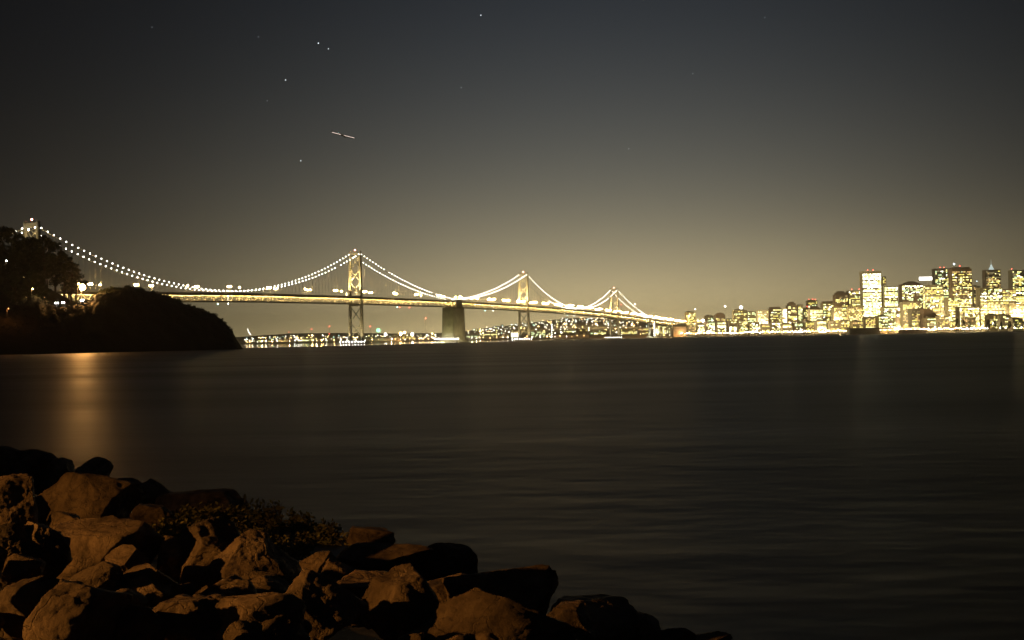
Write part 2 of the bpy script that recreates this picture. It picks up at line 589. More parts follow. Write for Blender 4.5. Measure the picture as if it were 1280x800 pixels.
# trees whose tops draw the outline of the wooded hill: px, top y, height px
GT = "tall dark trees on the wooded hill"
outline = [(-34, 284, 58, "tall dark tree on the wooded hill at the very left edge"),
           (-6, 286, 56, "dark tree left of the island tower, topmost on the wooded hill"),
           (12, 291, 55, "dark tree whose crown hides the cable left of the island tower"),
           (27, 297, 53, "dark tree just left of the foot of the island tower"),
           (42, 301, 52, "dark tree standing before the island tower"),
           (56, 300, 54, "dark tree immediately right of the island tower"),
           (69, 308, 52, "dark tree second to the right of the island tower"),
           (80, 318, 50, "dark sloping tree third to the right of the island tower"),
           (89, 330, 46, "dark tree at the right end of the wooded hill"),
           (95, 341, 34, "orange lit tree beside the big sodium lamp")]
for i, (px, yt, hp, lb) in enumerate(outline):
    D = 880 - (i % 3) * 14
    p = at(px, yt + hp, D)
    tree("eucalyptus_tree", lb, p, hp * D / F * 1.06, GT, i % 4, 1.0 + 0.12 * (i % 3), i * 1.3)
k = 0
for row, (v, dy) in enumerate(((0.25, 0), (0.45, 0), (0.65, 0), (0.85, 0))):
    for px in range(-60, 92, 19):
        px2 = px + rnd.uniform(-6, 6) + row * 5
        if px2 > 92 - 14 * (row < 1): continue
        if 60 < px2 < 92 and row < 2: continue
        p = wood_pt(px2, v + rnd.uniform(-.06, .06))
        tree("eucalyptus_tree", "dark tree inside the unlit mass of the wooded hill", p - Vector((0, 0, 0.5)), rnd.uniform(18, 27), GT, rnd.randrange(4), 1.15, rnd.random() * 6)

# scrub on the headland: uncountable low brush, one object
sb = MB(); rnd = random.Random(8)
for i in range(2600):
    px = rnd.uniform(-60, 292)
    v = rnd.random() ** 0.6
    p = head_pt(px, v)
    if p.z < 2.5: continue
    r = rnd.uniform(0.35, 1.15) * (1.9 if v > 0.85 and rnd.random() < 0.3 else 1)
    for j in range(9):
        d = Vector((rnd.gauss(0, 1), rnd.gauss(0, 1), abs(rnd.gauss(0, .8)))).normalized() * r * rnd.uniform(.3, 1)
        u = Vector((rnd.gauss(0, 1), rnd.gauss(0, 1), rnd.gauss(0, 1))).normalized(); vv = u.orthogonal().normalized()
        s = r * rnd.uniform(.25, .5)
        c = p + d
        sb.add([c - u * s, c - vv * s * .6, c + u * s, c + vv * s * .6], [(0, 1, 2, 3)])
tag(sb.build("scrub_undergrowth", LEAF), "low dark scrub covering the slope of the headland", "undergrowth", None, "stuff")

# ------------------------------------------------------------------ the bridge
P5 = Vector((-275.0, 2045.0, 0.0)); BD = Vector((0.396, 0.918, 0.0)).normalized(); BN = Vector((BD.y, -BD.x, 0.0))
T6, T5, T4, T3, T2, T1, TE = -735.0, 0.0, 389.0, 766.0, 1447.0, 1829.0, 2360.0
Z = Vector((0, 0, 1))


def bp(t, off=0.0, z=0.0):
    return P5 + BD * t + BN * off + Z * z


def t_at(px, py=380):
    r = ray(px, py); k = r.x / r.y
    return (k * P5.y - P5.x) / (BD.x - k * BD.y)


DZ = [(-1400, 40), (-1150, 47), (T6, 57), (-335, 66.5), (T5, 70), (T4, 71.5), (T3, 69.5), (1100, 66), (T2, 58), (T1, 46), (2100, 37), (TE, 29)]


def dz_(t):      # bottom of the truss, smooth
    return sum(lerp_tab(DZ, t + o) for o in (-90, -45, 0, 45, 90)) / 5.0


HT = 11.5        # truss depth
HW = 10.0        # half width between the trusses
bridge = thing("suspension_bridge", "long double-deck suspension bridge strung with white cable lights across the bay", "bridge", bp(T5))
BO = bp(T5)


def B(mb, name, mats, parent=bridge, smooth=False):
    """world-space geometry linked below the bridge or one of its parts"""
    me = mb.mesh(name, mats, smooth)
    me.transform(Matrix.Translation(-BO))
    o = link(name, me, parent)
    return o


STEP = 9.7
ts = []
t = -1150.0
while t < TE: ts.append(t); t += STEP
# decks
for nm, dzv, hw, th in (("upper_deck", HT - 0.4, HW + 1.0, 0.9), ("lower_deck", 1.0, HW - 0.6, 0.8)):
    mb = MB()
    for a, b in zip(ts, ts[1:]):
        za, zb = dz_(a) + dzv, dz_(b) + dzv
        vs = [bp(a, -hw, za), bp(a, hw, za), bp(b, hw, zb), bp(b, -hw, zb)]
        vs += [v_ - Z * th for v_ in vs]
        mb.add(vs, [(0, 1, 2, 3), (7, 6, 5, 4), (0, 4, 5, 1), (1, 5, 6, 2), (2, 6, 7, 3), (3, 7, 4, 0)])
    B(mb, nm, ROADM)
# railing
for sgn in (-1, 1):
    mb = MB()
    for a, b in zip(ts, ts[1:]):
        mb.bar(bp(a, sgn * (HW + 0.9), dz_(a) + HT + 1.1), bp(b, sgn * (HW + 0.9), dz_(b) + HT + 1.1), 0.25, 0.9)
    B(mb, "parapet", STEEL)
    mb = MB()
    for i, (a, b) in enumerate(zip(ts, ts[1:])):
        za, zb = dz_(a), dz_(b); o = sgn * HW
        mb.bar(bp(a, o, za), bp(b, o, zb), 0.9, 1.3)
        mb.bar(bp(a, o, za + HT - 1.0), bp(b, o, zb + HT - 1.0), 0.9, 3.4)
        mb.bar(bp(a, o, za), bp(a, o, za + HT), 0.4, 0.45, side=BD)
        if i % 2: mb.bar(bp(a, o, za), bp(b, o, zb + HT), 0.8, 0.8)
        else: mb.bar(bp(a, o, za + HT), bp(b, o, zb), 0.8, 0.8)
    B(mb, "stiffening_truss", DARKSTEEL)
mb = MB()
for a in ts:
    mb.bar(bp(a, -HW, dz_(a)), bp(a, HW, dz_(a)), 0.5, 0.9)
    mb.bar(bp(a, -HW, dz_(a) + HT - 1.8), bp(a, HW, dz_(a) + HT - 1.8), 0.5, 0.9)
B(mb, "floor_beams", DARKSTEEL)["kind"] = "stuff"

# tube lights of the lower deck, hung under the upper deck
tube = MB(); tube.box((0, 0, 0), 2.4, 0.8, 0.35, math.atan2(BD.y, BD.x)); tube_me = tube.mesh("deck_tube_light", E_TRUSS)
rest = MB(); cnt = 0
lt = [(a, s_) for a in ts if a > -720 for s_ in (-1, 1)]
for a, s_ in lt:
    p = bp(a + STEP / 2 + (s_ - 1) * STEP / 4, -HW + 2.6, dz_(a) + HT - 1.75)
    if cnt < 100 and s_ == 1:
        link("deck_tube_light", tube_me, bridge, p - BO); cnt += 1
    else:
        rest.box(p, 2.4, 0.8, 0.35, math.atan2(BD.y, BD.x))
B(rest, "deck_tube_lights", E_TRUSS)["kind"] = "stuff"

# towers
TOW = {T6: (151.0, 145.0, -2), T5: (161.5, 158.0, 4), T3: (158.5, 155.0, 4), T2: (144.0, 140.5, 4)}
for t0, (ztop, zc, zb0) in TOW.items():
    part = MB()
    zd = dz_(t0)
    part.bar(bp(t0, -HW - 0.6, ztop - 3.2), bp(t0, HW + 0.6, ztop - 3.2), 3.0, 5.0)
    part.bar(bp(t0, -HW, zd + HT + 2.2), bp(t0, HW, zd + HT + 2.2), 1.2, 1.6)
    part.bar(bp(t0, -HW, zd - 2.2), bp(t0, HW, zd - 2.2), 2.6, 3.4)
    tw = B(part, "tower", STEEL)
    for s_ in (-1, 1):
        lg = MB()
        # cruciform tapering leg, splayed a little to the foot
        def off(z): return s_ * (HW + 2.3 * (1 - (z - zb0) / (ztop - zb0)))
        for (w1, w2) in ((2.7, 5.4), (4.0, 3.6)):
            zz = [zb0, zd - 2, zd + HT + 4, ztop]
            for z0, z1 in zip(zz, zz[1:]):
                f0 = 1.25 - 0.35 * (z0 - zb0) / (ztop - zb0); f1 = 1.25 - 0.35 * (z1 - zb0) / (ztop - zb0)
                vs = []
                for z_, f_ in ((z0, f0), (z1, f1)):
                    for i, j in ((-1, -1), (1, -1), (1, 1), (-1, 1)):
                        vs.append(bp(t0, off(z_), z_) + BN * i * w1 / 2 * f_ + BD * j * w2 / 2 * f_)
                lg.add(vs, [(0, 3, 2, 1), (4, 5, 6, 7), (0, 1, 5, 4), (1, 2, 6, 5), (2, 3, 7, 6), (3, 0, 4, 7)])
        lg.box(bp(t0, s_ * HW, ztop + 0.8), 3.4, 3.4, 1.8, math.atan2(BD.y, BD.x))
        B(lg, "leg", STEEL, tw)

    def xb(z0, z1):
        x_ = MB()
        for sg in (-1, 1):
            x_.bar(bp(t0, -sg * (HW + 2.2 * (1 - (z0 - zb0) / (ztop - zb0))), z0), bp(t0, sg * (HW + 2.2 * (1 - (z1 - zb0) / (ztop - zb0))), z1), 1.3, 1.5)
        B(x_, "cross_brace", STEEL, tw)
    top0 = zd + HT + 4; nX = 3
    for i in range(nX): xb(top0 + (ztop - 6 - top0) * i / nX, top0 + (ztop - 6 - top0) * (i + 1) / nX)
    for i in range(2): xb(zb0 + 5 + (zd - 4 - zb0 - 5) * i / 2, zb0 + 5 + (zd - 4 - zb0 - 5) * (i + 1) / 2)
    bc = MB(); bc.box(bp(t0, 0, ztop + 1.0), 1.0, 1.0, 3.2); bc.ball(bp(t0, 0, ztop + 3.6), 1.15, mi=1)
    B(bc, "beacon", [DARKSTEEL, E_REDW], tw)
    if t0 != T6:
        pr = MB()
        pr.box(bp(t0, 0, 2.0), 40, 17, 6.0, math.atan2(BN.y, BN.x))
        pr.box(bp(t0, 0, -1.0), 50, 26, 4.6, math.atan2(BN.y, BN.x))
        B(pr, "pier", CONC, tw)
        for i in range(9):
            l_ = MB(); q = bp(t0, -24.5 + 49 * i / 8, 2.4) - BD * 13.6
            l_.bar(q - Z * 1.0, q + Z * 0.6, 0.25); l_.ball(q + Z * 1.0, 0.65, mi=1)
            B(l_, "fender_light", [DARKSTEEL, E_WHITE], tw)
    # added lights on the upper deck, aimed up to brighten the tower
    for s_ in (-1, 1):
        for dd in (-16, 16):
            q = bp(t0 + dd, s_ * (HW - 1.5), zd + HT + 1.5)
            if dd > 0 and s_ < 0: continue
            fl = MB(); fl.box(q, 0.8, 0.8, 0.7); fx = B(fl, "floodlight", DARKSTEEL, tw)
            lamp_in(fx, "flood_lamp", q - BO + Z * 0.6, {T6: 330000, T5: 560000, T3: 650000, T2: 450000}[t0], (1.0, 0.70, 0.28), 0.5, math.radians(75), bp(t0, s_ * HW * 0.6, ztop - 22) - BO)

for t0 in (T5, T3, T2):
    par = [o_ for o_ in bridge.children if o_.name.startswith("tower")][[T6, T5, T3, T2].index(t0)]
    for s_ in (-1, 1):
        lamp_in(par, "pier_fill_lamp", bp(t0 - 18, s_ * 24, 7) - BO, 60000, (1.0, 0.75, 0.35), 0.6, math.radians(80), bp(t0, s_ * 9, 36) - BO)  # added spots beside the pier, brighten the legs below the deck

# centre anchorage
an = MB(); ra = math.atan2(BD.y, BD.x)
zd4 = dz_(T4)
an.box(bp(T4, 0, (zd4 - 1.6) / 2 + 0.5), 58, 26, zd4 - 2.6, ra, 0, 0.93)
an.box(bp(T4, 0, 2), 66, 36, 6, ra)
for s_ in (-1, 1):
    an.box(bp(T4, s_ * 12.5, zd4 + 7.2), 30, 3.0, 17, ra)
    for i in range(5):
        an.box(bp(T4 - 12 + 6 * i, s_ * 14.3, zd4 + 7.0), 1.6, 0.8, 16.4, ra)
anc = B(an, "anchorage", CONC)
for i in range(11):
    l_ = MB(); q = bp(T4 - 33, -26 + 52 * i / 10, 5.4) - BD * 1.5
    l_.bar(q - Z * 1.2, q + Z * 0.4, 0.25); l_.ball(q + Z * .8, 0.8, mi=1)
    B(l_, "fender_light", [DARKSTEEL, E_WHITE], anc)
lamp_in(anc, "anchor_fill", bp(T4 - 60, 4, 6) - BO, 36000, (1.0, 0.90, 0.35), 2.0)  # added lights without fixtures, one for each visible anchorage face
lamp_in(anc, "anchor_fill", bp(T4 - 8, 46, 6) - BO, 36000, (1.0, 0.82, 0.35), 2.0)

# main cables: height of the cable axis at t


def cable_z(t):
    def para(a, za, b, zb, m_, zm):
        return za * (t - m_) * (t - b) / ((a - m_) * (a - b)) + zm * (t - a) * (t - b) / ((m_ - a) * (m_ - b)) + zb * (t - a) * (t - m_) / ((b - a) * (b - m_))
    z6, z5, z3, z2 = TOW[T6][1], TOW[T5][1], TOW[T3][1], TOW[T2][1]
    dk = lambda q: dz_(q) + HT + 2.2
    if t < T6: return para(T6 - 345, dk(T6 - 345), T6, z6, T6 - 170, (z6 + dk(T6 - 345)) / 2 - 14)
    if t < T5: return para(T6, z6, T5, z5, -350, 80.5)
    if t < T4: return para(T5, z5, T4 - 12, zd4 + 15, T4 / 2, (z5 + zd4 + 15) / 2 - 13)
    if t < T3: return para(T4 + 12, zd4 + 15, T3, z3, (T4 + T3) / 2, (z3 + zd4 + 15) / 2 - 13)
    if t < T2: return para(T3, z3, T2, z2, 1115, dz_(1115) + HT + 3.0)
    return para(T2, z2, T1, dk(T1), (T1 + T2) / 2, (z2 + dk(T1)) / 2 - 12)


bulb = MB(); bulb.ball((0, 0, 0), 0.62, 8, 6); bulb_me = bulb.mesh("cable_light", E_CABLE)
susp_n = 0; bulb_n = 0
rest_b = MB(); rest_s = MB()
for s_ in (1, -1):
    cb = MB()
    for (a, b) in ((T6 - 345, T6), (T6, T5), (T5, T4 - 12), (T4 + 12, T3), (T3, T2), (T2, T1)):
        N = max(2, int((b - a) / STEP)); pts = []
        for i in range(N + 1):
            tt = a + (b - a) * i / N; pts.append(bp(tt, s_ * HW, cable_z(min(tt, b - 1e-6) if i else a + 1e-6)))
        cb.tube(pts, 0.42, 6)
        for i in range(N):
            tt = a + (b - a) * (i + 0.5) / N
            zc_ = cable_z(tt); p = bp(tt, s_ * HW, zc_)
            dead = (s_ == -1 and 20 < (tt - T3) < 175) or random.Random(int(tt * 7) + s_).random() < 0.02
            if not dead:
                q = p + Z * 1.1
                if bulb_n < 100 and T6 < tt < T5 + 200: link("cable_light", bulb_me, bridge, q - BO); bulb_n += 1
                else: rest_b.ball(q, 0.62, 8, 6)
            zdk = dz_(tt) + HT
            if zc_ - zdk > 2.5 and tt < T1:
                if susp_n < 100 and T6 < tt < T5:
                    sm = MB(); sm.bar(p, bp(tt, s_ * HW, zdk), 0.3, 0.3, side=BD); B(sm, "suspender", STEEL); susp_n += 1
                else: rest_s.bar(p, bp(tt, s_ * HW, zdk), 0.3, 0.3, side=BD)
    B(cb, "main_cable", STEEL)
B(rest_b, "cable_lights", E_CABLE)["kind"] = "stuff"
B(rest_s, "suspenders", STEEL)["kind"] = "stuff"

# navigation lights and lit gantry bars below the spans
for px, kind in ((293, "bar"), (280, "teal"), (503, "teal"), (506, "red"), (518, "red"), (622, "bar"), (612, "teal"), (722, "bar"), (714, "teal")):
    tt = t_at(px, 378); zb_ = dz_(tt)
    q = bp(tt, -HW - 1.4 if False else -HW - 1.2, zb_)
    mb = MB()
    if kind == "bar":
        for zz in range(5):
            mb.ball(q + Z * (-2.4 + zz * 3.6) , 0.62, mi=1)
        mb.bar(q - Z * 2.4, q + Z * 14, 0.3, mi=0, side=BD)
        B(mb, "light_bar", [DARKSTEEL, E_WHITE])
    else:
        mb.bar(q - Z * 2.4, q, 0.3, side=BD); mb.ball(q - Z * 3.0, 0.85, mi=1)
        B(mb, "navigation_light", [DARKSTEEL, E_TEAL if kind == "teal" else E_RED])

# approach piers at the city end
for t0 in (T1, T1 + 62, T1 + 140, T1 + 220, T1 + 300, T1 + 380, T1 + 460):
    mb = MB(); zz = dz_(t0)
    if t0 == T1:
        for s_ in (-1, 1):
            mb.box(bp(t0, s_ * 9, zz / 2 + 6), 8, 5, zz + 18, ra, 0, 0.92)
        mb.box(bp(t0, 0, zz - 3.2), 6, 16, 4.5, ra)
        mb.box(bp(t0, 0, 1.5), 22, 34, 6, ra)
    else:
        for s_ in (-1, 1): mb.box(bp(t0, s_ * 8, zz / 2), 3, 3, zz - 1.5, ra)
        mb.box(bp(t0, 0, zz - 2.4), 3, 22, 2.6, ra)
    pr = B(mb, "approach_pier", CONC)
    if t0 == T1:
        lamp_in(pr, "pier_lamp", bp(t0 - 30, 4, 12) - BO, 60000, (0.95, 1.0, 0.8), 1.5)
        vb = MB()
        for i in range(9): vb.ball(bp(t0 - 6, 9, 8 + i * 5.2), 0.85)
        B(vb, "pier_light", E_WHITE, pr)

# deck lamps: each a street lamp of its own
LSRC = {}
for kind in ("single", "twin"):
    post = MB(); post.tube([(0, 0, 0), (0, 0, 10.0)], 0.16, 6, 0, 0.10)
    arms = (1,) if kind == "single" else (1, -1)
    hd_ = MB()
    for a in arms:
        post.bar((0, 0, 9.9), (a * BN.x * 1.9, a * BN.y * 1.9, 10.5), 0.14)
        hd_.ball((a * BN.x * 2.1, a * BN.y * 2.1, 10.35), 1.15, 8, 6, sz=0.8)
    LSRC[kind] = (post.mesh("post", DARKSTEEL), hd_.mesh("lamp_head", E_DECK))
near_px = [105, 131, 163, 196, 226, 253, 280, 304.6, 329.6, 351, 373.7, 392.6, 413, 431.5, 450, 469, 485.3, 499.8, 514.7, 530.4, 543.2, 558.8]
lamp_t = [t_at(p_, 357) for p_ in near_px]
lamp_t = [x for x in lamp_t if x > T6 + 40]
tt = T4 + 8
while tt < TE - 10:
    lamp_t.append(tt); tt += 42 + 6 * math.sin(tt)
seg = [(T5, "between the island tower and the nearest full tower"), (T4, "between the nearest full tower and the concrete anchorage"),
       (T3, "between the concrete anchorage and the next tower"), (T2, "between the two far towers"), (9e9, "past the farthest tower")]
cntr = {}
for i, tt in enumerate(lamp_t):
    s_ = -1 if i % 2 else 1
    wh = next(w_ for T_, w_ in seg if tt < T_)
    cntr[wh] = cntr.get(wh, 0) + 1
    kind = "twin" if i % 3 != 1 else "single"
    o = thing("street_lamp", "%s bridge lamp from the left %s" % (nth(cntr[wh]), wh), "street lamp", bp(tt, s_ * (HW - 0.2), dz_(tt) + HT + 0.1), 0, "street lamps along the upper deck of the bridge")
    link("post", LSRC[kind][0], o); link("lamp_head", LSRC[kind][1], o)
    # a second row on the other side seen slightly offset
    if tt > T4:
        o = thing("street_lamp", "%s bridge lamp from the left, on the far parapet %s" % (nth(cntr[wh]), wh.replace("between the concrete anchorage and the next tower", "before the second full tower")), "street lamp", bp(tt + 19, -s_ * (HW - 0.2), dz_(tt + 19) + HT + 0.1), 0, "street lamps along the upper deck of the bridge")
        link("post", LSRC[kind][0], o); link("lamp_head", LSRC[kind][1], o)

# ------------------------------------------------------------------ lights on the island


def street_lamp(label, loc, h, r, mat, power=0, col=(1, .62, .25), group=None, arm=0.8, name="street_lamp"):
    o = thing(name, label, "street lamp", loc, 0, group)
    p = MB(); p.tube([(0, 0, -0.5), (0, 0, h)], 0.04 * max(2, h ** .5), 6, 0, 0.06); p.bar((0, 0, h), (arm, 0, h + .2), .12)
    p.build("post", DARKSTEEL, o)
    hh = MB(); hh.ball((arm, 0, h), r, 8, 6); hh.build("lamp_head", mat, o)
    if power:
        lamp_in(o, "bulb_lamp", (arm, 0, h - r - 0.3), power, col, 0.5)
    return o


def on_px(px, py, D, h, r, label, mat, **k):
    p = at(px, py, D)
    return street_lamp(label, p - Z * h - Vector((k.get("arm", 0.8), 0, 0)), h, r, mat, **k)


bl_ = on_px(103, 359, 730, 9, 2.0, "brightest sodium street lamp at the right end of the wooded hill", E_SOD, power=48000, col=(1, .50, .15))
lamp_in(bl_, "streak_spot", (0.8, -2.2, 8.6), 75000, (1, .42, .09), 0.8, math.radians(62), (0.8 - bl_.location.x * .5, -2.2 - 365, -30))  # extra spot added toward the water to strengthen the reflected streak
on_px(98.5, 354.5, 752, 9, 0.4, "smaller sodium lamp touching the brightest one on the island", E_SOD, power=2500)
on_px(41, 361, 700, 5, 0.32, "small sodium lamp alone on the dark slope below the island tower", E_SOD, power=1500)
on_px(8, 326, 800, 5, 0.42, "small white lamp among the trees at the left edge", E_WHITE)
on_px(22, 293.5, 930, 4, 0.3, "tiny white lamp in the treetops left of the island tower", E_CABLE)
on_px(10.5, 385.5, 640, 4, 0.32, "dim orange lamp at the left edge of the headland", emit_mat("dim_orange_light", (1, .38, .10), 2.5), power=600, col=(1, .35, .1))


def car(label, loc, rot, body, beam, k=1.0, glare=0.18):
    o = thing("parked_car", label, "car", loc, rot, "cars on the island road")
    b = MB()
    prof = [(-2.1, .35), (-2.15, .8), (-1.3, .95), (-.8, 1.42), (.6, 1.42), (1.2, .95), (2.1, .82), (2.15, .35)]
    n_ = len(prof)
    vs = [(x, -0.85, z_) for x, z_ in prof] + [(x, 0.85, z_) for x, z_ in prof]
    b.add(vs, [tuple(range(n_)), tuple(range(2 * n_ - 1, n_ - 1, -1))] + [(i, i + n_, (i + 1) % n_ + n_, (i + 1) % n_) for i in range(n_)])
    b.build("body", body, o)
    for x in (-1.35, 1.35):
        for y in (-.82, .82):
            w_ = MB(); w_.tube([(x, y - .1, .33), (x, y + .1, .33)], .33, 12); w_.build("wheel", ROADM, o)
    for y in (-.6, .6):
        l_ = MB(); l_.ball((2.16, y, .66), glare); l_.build("headlight", beam, o)
    return o


CARP = rough_mat("car_paint", (0.3, 0.3, 0.32), (0.34, 0.34, 0.36), 0.5, 0.35, 0)
car("pale car with glaring headlights beside the brightest island lamp", at(105, 375.5, 720) - Z * .6, math.radians(-100), CARP, E_WHITE, glare=0.5)
car("dark car, first of two with headlights on the wooded slope", at(71, 379, 700) - Z * .6, math.radians(-70), CARP, E_WHITE, glare=.42)
car("dark car, second of two with headlights on the wooded slope", at(79, 378.6, 704) - Z * .6, math.radians(-70), CARP, E_WHITE, glare=.35)

# ------------------------------------------------------------------ city
FAC = [rough_mat("facade_olive", (0.20, 0.18, 0.10), (0.28, 0.25, 0.15), 0.05, 0.8, 0.1, .1),
       rough_mat("facade_brown", (0.16, 0.11, 0.07), (0.22, 0.16, 0.10), 0.05, 0.8, 0.1, .1),
       rough_mat("facade_pale", (0.34, 0.31, 0.22), (0.44, 0.40, 0.30), 0.05, 0.8, 0.1, .1),
       rough_mat("facade_slate", (0.12, 0.12, 0.10), (0.18, 0.17, 0.14), 0.05, 0.6, 0.1, .1)]
win_me = []
for i, wm in enumerate(W_MATS):
    for (ww, wh_) in ((3.3, 2.3), (6.8, 2.3)):
        mb = MB(); mb.box((0, 0, 0), ww, 0.3, wh_); win_me.append(mb.mesh("window", wm))


def building(label, x0, x1, ytop, back, fac=0, lit=0.5, mix=(4, 3, 1, 2, 1, 2), roof=None, beacons=(), rot=0.0, depth=30, seed=0, dark_top=0, strip=0.3,
             name="office_building", cat="building", ybase=None, maxpart=100, group="buildings of the city skyline"):
    rnd_ = random.Random(seed * 31 + int(x0 * 3))
    xc = (x0 + x1) / 2; D = shore(xc) + back
    zt = at(xc, ytop, D).z
    W = (x1 - x0) * D / F
    depth = min(depth, max(8, W * 1.1))
    ww = (W - depth * abs(math.sin(rot))) / math.cos(rot)
    base = at_z(xc, 3.0, D)
    H = zt - 3.0
    o = thing(name, label, cat, base, rot, group)
    b = MB(); b.box((0, depth / 2, H / 2 - 0.5), ww, depth, H + 1)
    # piers between the window bays and a parapet
    b.box((0, depth / 2, H + 0.5), ww + 0.8, depth + 0.8, 1.6)
    for i in range(int(ww // 9) + 1):
        x = -ww / 2 + 0.4 + i * (ww - 0.8) / max(1, int(ww // 9))
        b.box((x, -0.15, H / 2 - 1), 0.8, 0.7, H - 2)
    b.build("wall", FAC[fac], o)
    if roof == "slab":
        r = MB(); r.box((0, depth / 2, H + 3.9), ww * .86, depth * .8, 5.2); r.build("roof", FAC[1], o)
    elif roof == "dome":
        r = MB()
        N = 10
        for i in range(N):
            a0, a1 = math.pi * i / N, math.pi * (i + 1) / N
            p0 = (ww / 2 * math.cos(a0), ww * .36 * math.sin(a0)); p1 = (ww / 2 * math.cos(a1), ww * .36 * math.sin(a1))
            r.add([(p0[0], 0, H + 1.3), (p0[0], 0, H + 1.3 + p0[1]), (p1[0], 0, H + 1.3 + p1[1]), (p1[0], 0, H + 1.3), (p0[0], depth, H + 1.3), (p0[0], depth, H + 1.3 + p0[1]), (p1[0], depth, H + 1.3 + p1[1]), (p1[0], depth, H + 1.3)],
                  [(0, 1, 2, 3), (7, 6, 5, 4), (1, 5, 6, 2)])
        r.build("roof", FAC[1], o)
    elif roof == "step":
        r = MB(); r.box((0, depth / 2, H + 4.5), ww * .78, depth * .75, 7); r.box((0, depth / 2, H + 10), ww * .5, depth * .5, 5); r.build("roof", FAC[1], o)
    elif roof == "pyramid":
        r = MB(); r.box((0, depth / 2, H + 6.2), ww, depth, 11, taper=0.25); r.build("roof", FAC[1], o)
    elif roof == "spire":
        r = MB(); r.box((0, depth / 2, H + 4), ww * .30, depth * .3, 7, taper=.8); r.box((0, depth / 2, H + 13), ww * .2, depth * .2, 11, taper=0.3); r.tube([(0, depth / 2, H + 18), (0, depth / 2, H + 36)], .7, 6, 0, .2)
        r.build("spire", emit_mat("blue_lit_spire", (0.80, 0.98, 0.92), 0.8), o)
    elif roof == "plant":
        r = MB(); r.box((-ww * .15, depth / 2, H + 3), ww * .4, depth * .5, 3.5); r.box((ww * .25, depth / 2, H + 2.4), ww * .2, depth * .3, 2.4); r.build("roof", FAC[3], o)
    rh = {"slab": 6.5, "step": 12.5, "pyramid": 11.5}.get(roof, 1.3)
    for (bpx) in beacons:
        x = (bpx - xc) * D / F
        m_ = MB(); m_.bar((x, depth / 2, H), (x, depth / 2, H + rh + 3.5), .4); m_.ball((x, depth / 2, H + rh + 4.2), 1.25, mi=1); m_.build("beacon", [DARKSTEEL, E_RED], o)
    # windows
    tot = sum(mix)
    wins = []
    fh = 4.0; nf = int((H - 6) // fh)
    for side in ("front", "flank"):
        span = ww if side == "front" else depth
        if side == "flank" and abs(rot) < 0.05: continue
        nc = max(1, int((span - 2) // 4.2)); pit = (span - 1.6) / nc
        for f_ in range(nf):
            z = H - 4.2 - f_ * fh - (dark_top * fh)
            if z < 4: break
            row = rnd_.random()
            pl = lit * (0.35 if row < .3 else (1.0 if row < .72 else 1.9))
            kind = rnd_.choices(range(6), mix)[0]
            c = 0
            while c < nc:
                if rnd_.random() < pl:
                    k_ = kind if rnd_.random() < .55 else rnd_.choices(range(6), mix)[0]
                    wide_ = rnd_.random() < strip and c + 1 < nc
                    xx = (c + (1.0 if wide_ else .5)) * pit - (span - 1.6) / 2
                    wins.append((side, xx, z, k_, wide_)); c += 2 if wide_ else 1
                else: c += 1
    sgn = -1 if base.x > 0 else 1
    rest_w = {}
    picks = wins[:maxpart]
    for j, (side, xx, z, k_, wd_) in enumerate(wins):
        if side == "front": loc = (xx, -0.16, z); rz = 0.0
        else:
            s2 = 1 if rot < 0 else -1
            s2 = -s2 if True else s2
            loc = (s2 * (ww / 2 + .16) * (1 if rot < 0 else 1), depth / 2 + xx, z); rz = math.pi / 2
        if j < maxpart:
            link("window", win_me[k_ * 2 + (1 if wd_ else 0)], o, loc, rz)
        else:
            mbw = rest_w.setdefault(0, MB())
            sx = 6.8 if wd_ else 3.3
            if rz: mbw.box(loc, .3, sx, 2.3, 0, k_)
            else: mbw.box(loc, sx, .3, 2.3, 0, k_)
    for mbw in rest_w.values():
        ob = mbw.build("windows", W_MATS, o); ob["kind"] = "stuff"
    return o, base, H, ww, depth


